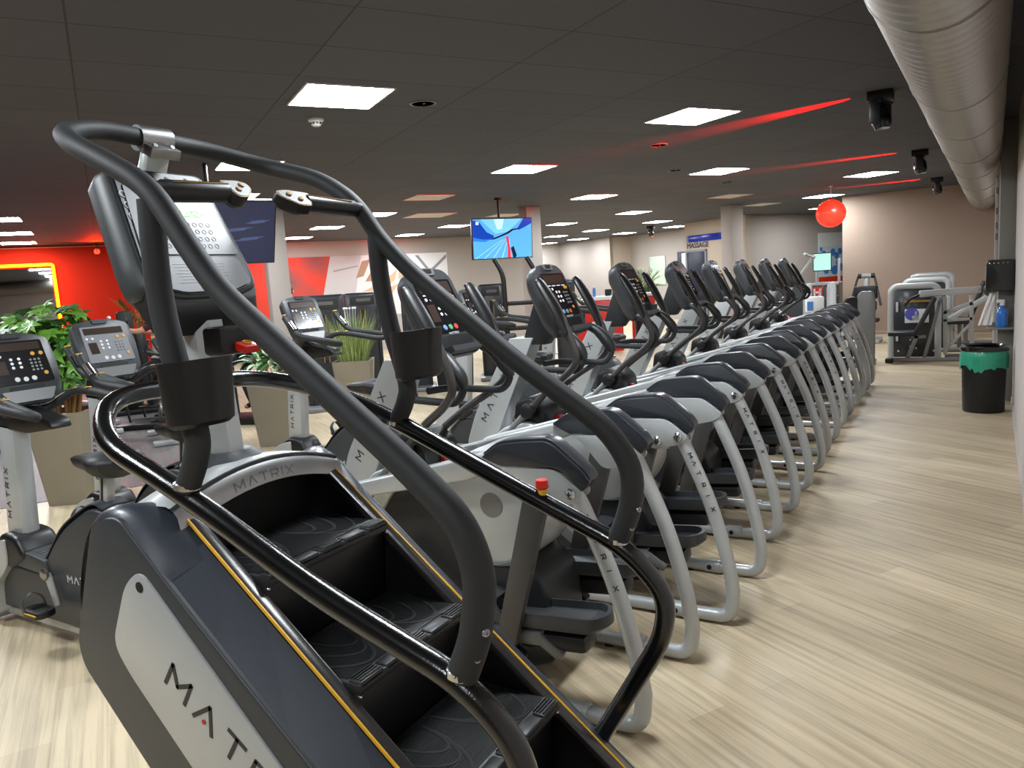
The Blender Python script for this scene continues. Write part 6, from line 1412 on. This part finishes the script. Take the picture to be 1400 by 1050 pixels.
def seated(hand_l, hand_r):
    J = dict(pelvis=(0, 0, .98), belly=(-.04, 0, 1.14), chest=(-.10, 0, 1.34), neckb=(-.13, 0, 1.50), neck=(-.14, 0, 1.55), head=(-.16, 0, 1.66),
             shL=(-.11, -.17, 1.43), shR=(-.11, .17, 1.43), hipL=(-.05, -.10, .95), hipR=(-.05, .10, .95), knL=(-.42, -.12, .80), knR=(-.36, .12, .62), anL=(-.34, -.12, .38), anR=(-.24, .12, .22), toL=(-.46, -.12, .33), toR=(-.36, .12, .17))
    for s, hd in (('L', hand_l), ('R', hand_r)):
        sh = Vector(J['sh' + s]); hd = Vector(hd); mid = (sh + hd) / 2 + Vector((.03, (-.05 if s == 'L' else .05), -.09))
        J['sle' + s] = tuple(sh.lerp(mid, .45)); J['el' + s] = tuple(mid); J['wr' + s] = tuple(mid.lerp(hd, .85)); J['pa' + s] = tuple(hd)
        d = (hd - mid).normalized()
        for i, (off, ln) in enumerate(((-.03, .075), (-.01, .085), (.01, .08), (.028, .065))):
            base = hd + Vector((0, off, .0)); J['f%s%da' % (s, i)] = tuple(base + d * .03 + Vector((0, 0, .004))); J['f%s%db' % (s, i)] = tuple(base + d * (.03 + ln * .5) + Vector((0, 0, -.01))); J['f%s%dc' % (s, i)] = tuple(base + d * (.02 + ln * .6) + Vector((0, 0, -.045)))
        J['t%sa' % s] = tuple(hd + Vector((.0, (.035 if s == 'L' else -.035), .0))); J['t%sb' % s] = tuple(hd + d * .04 + Vector((0, (.045 if s == 'L' else -.045), -.03)))
    R = {}
    base = dict(pelvis=(.15, .12), belly=(.14, .115), chest=(.16, .12), neckb=(.07, .07), neck=(.052, .052), head=(.088, .115), shL=(.068, .068), shR=(.068, .068), hipL=(.095, .09), hipR=(.095, .09), knL=(.06, .06), knR=(.06, .06), anL=(.04, .04), anR=(.04, .04), toL=(.04, .03), toR=(.04, .03))
    for k in J:
        R[k] = base.get(k) or ((.05, .05) if k.startswith('sle') else (.04, .04) if k.startswith('el') else (.029, .027) if k.startswith('wr') else (.034, .022) if k.startswith('pa') else (.009, .009))
    E_ = [('pelvis', 'belly'), ('belly', 'chest'), ('chest', 'neckb'), ('neckb', 'neck'), ('neck', 'head'), ('pelvis', 'hipL'), ('pelvis', 'hipR')]
    for s in 'LR':
        E_ += [('chest', 'sh' + s), ('sh' + s, 'sle' + s), ('sle' + s, 'el' + s), ('el' + s, 'wr' + s), ('wr' + s, 'pa' + s), ('hip' + s, 'kn' + s), ('kn' + s, 'an' + s), ('an' + s, 'to' + s)]
        for i in range(4): E_ += [('pa' + s, 'f%s%da' % (s, i)), ('f%s%da' % (s, i), 'f%s%db' % (s, i)), ('f%s%db' % (s, i), 'f%s%dc' % (s, i))]
        E_ += [('pa' + s, 't%sa' % s), ('t%sa' % s, 't%sb' % s)]
    return J, R, E_
M['shirt_maroon'] = M['maroon']; M['trousers'] = mat('dark trousers', (30, 30, 36), .9); M['shirt_pink'] = mat('magenta top', (150, 40, 96), .9); M['shirt_grey'] = mat('grey top', (110, 108, 110), .9)
# rider reaching for an upright handle, left of the stair climber mast
J, R, E_ = seated((-.66, -.22, 1.36), (-.62, .22, 1.30))
px_, py_ = -9.15, 6.55
rz_ = radians(35)
person((px_, py_, 0), 'person in maroon shirt gripping a black upright lever, behind the stair climber mast', rz_, J, R, E_, 'shirt_maroon', 'trousers')
hx, hy = px_ + cos(rz_) * -.70 - sin(rz_) * -.22, py_ + sin(rz_) * -.70 + cos(rz_) * -.22
t = empty('arm_machine', (px_, py_, 0), 'black machine with an upright hand lever gripped by the seated person', 'strength machine', rz_)
MB().tube(spline([(-.62, -.22, .1), (-.70, -.22, .7), (-.735, -.22, 1.30), (-.72, -.22, 1.50)], 5), .016, 10).build('hand_lever', 'black', t); MB().ball((-.72, -.22, 1.515), .024, 12, 8).build('lever_tip', 'white', t)
MB().tube(spline([(-.60, .22, .1), (-.66, .22, .7), (-.69, .22, 1.25), (-.67, .22, 1.45)], 5), .016, 10).build('hand_lever', 'black', t)
MB().box((.02, 0, .84), (.36, .34, .07), bev=.03, seg=3).build('seat', 'leather', t); MB().bar((.04, 0, .05), (.04, 0, .81), .07, .07, up=(1, 0, 0)).build('seat_post', 'black', t); MB().box((-.3, 0, .04), (1.0, .6, .08), bev=.02).build('foot_frame', 'black', t)
q = MB()
for s in (-1, 1): q.box((-.34 + (.06 if s > 0 else -.04), s * .12, (.29 if s < 0 else .13)), (.28, .1, .03), bev=.01)
q.build('footplates', 'black', t)
def bench(x, y, rz, lab):
    t = empty('seat_machine', (x, y, 0), lab, 'strength machine', rz)
    MB().box((.02, 0, .84), (.36, .34, .07), bev=.03, seg=3).build('seat', 'leather', t); MB().bar((.04, 0, .05), (.04, 0, .81), .07, .07, up=(1, 0, 0)).build('seat_post', 'black', t); MB().box((-.2, 0, .04), (.8, .6, .08), bev=.02).build('foot_frame', 'black', t)
    for s in (-1, 1): MB().bar((-.52, s * .2, .06), (-.55, s * .2, 1.24), .04, .05, up=(1, 0, 0)).build('handle_post', 'black', t)
    return t
J, R, E_ = seated((-.56, -.2, 1.25), (-.56, .2, 1.25))
person((-8.05, 7.0, 0), 'person in magenta top seated behind the pale striped leaf plant', radians(20), J, R, E_, 'shirt_pink', 'trousers'); bench(-8.05, 7.0, radians(20), 'black seat machine used by the person in the magenta top')
person((-10.55, 9.95, .06), 'person with brown hair seated behind the strength towers before the red part of the mural', radians(-60), J, R, E_, 'shirt_grey', 'trousers', True); bench(-10.55, 9.95, radians(-60), 'black seat machine behind the strength tower with yellow slot')
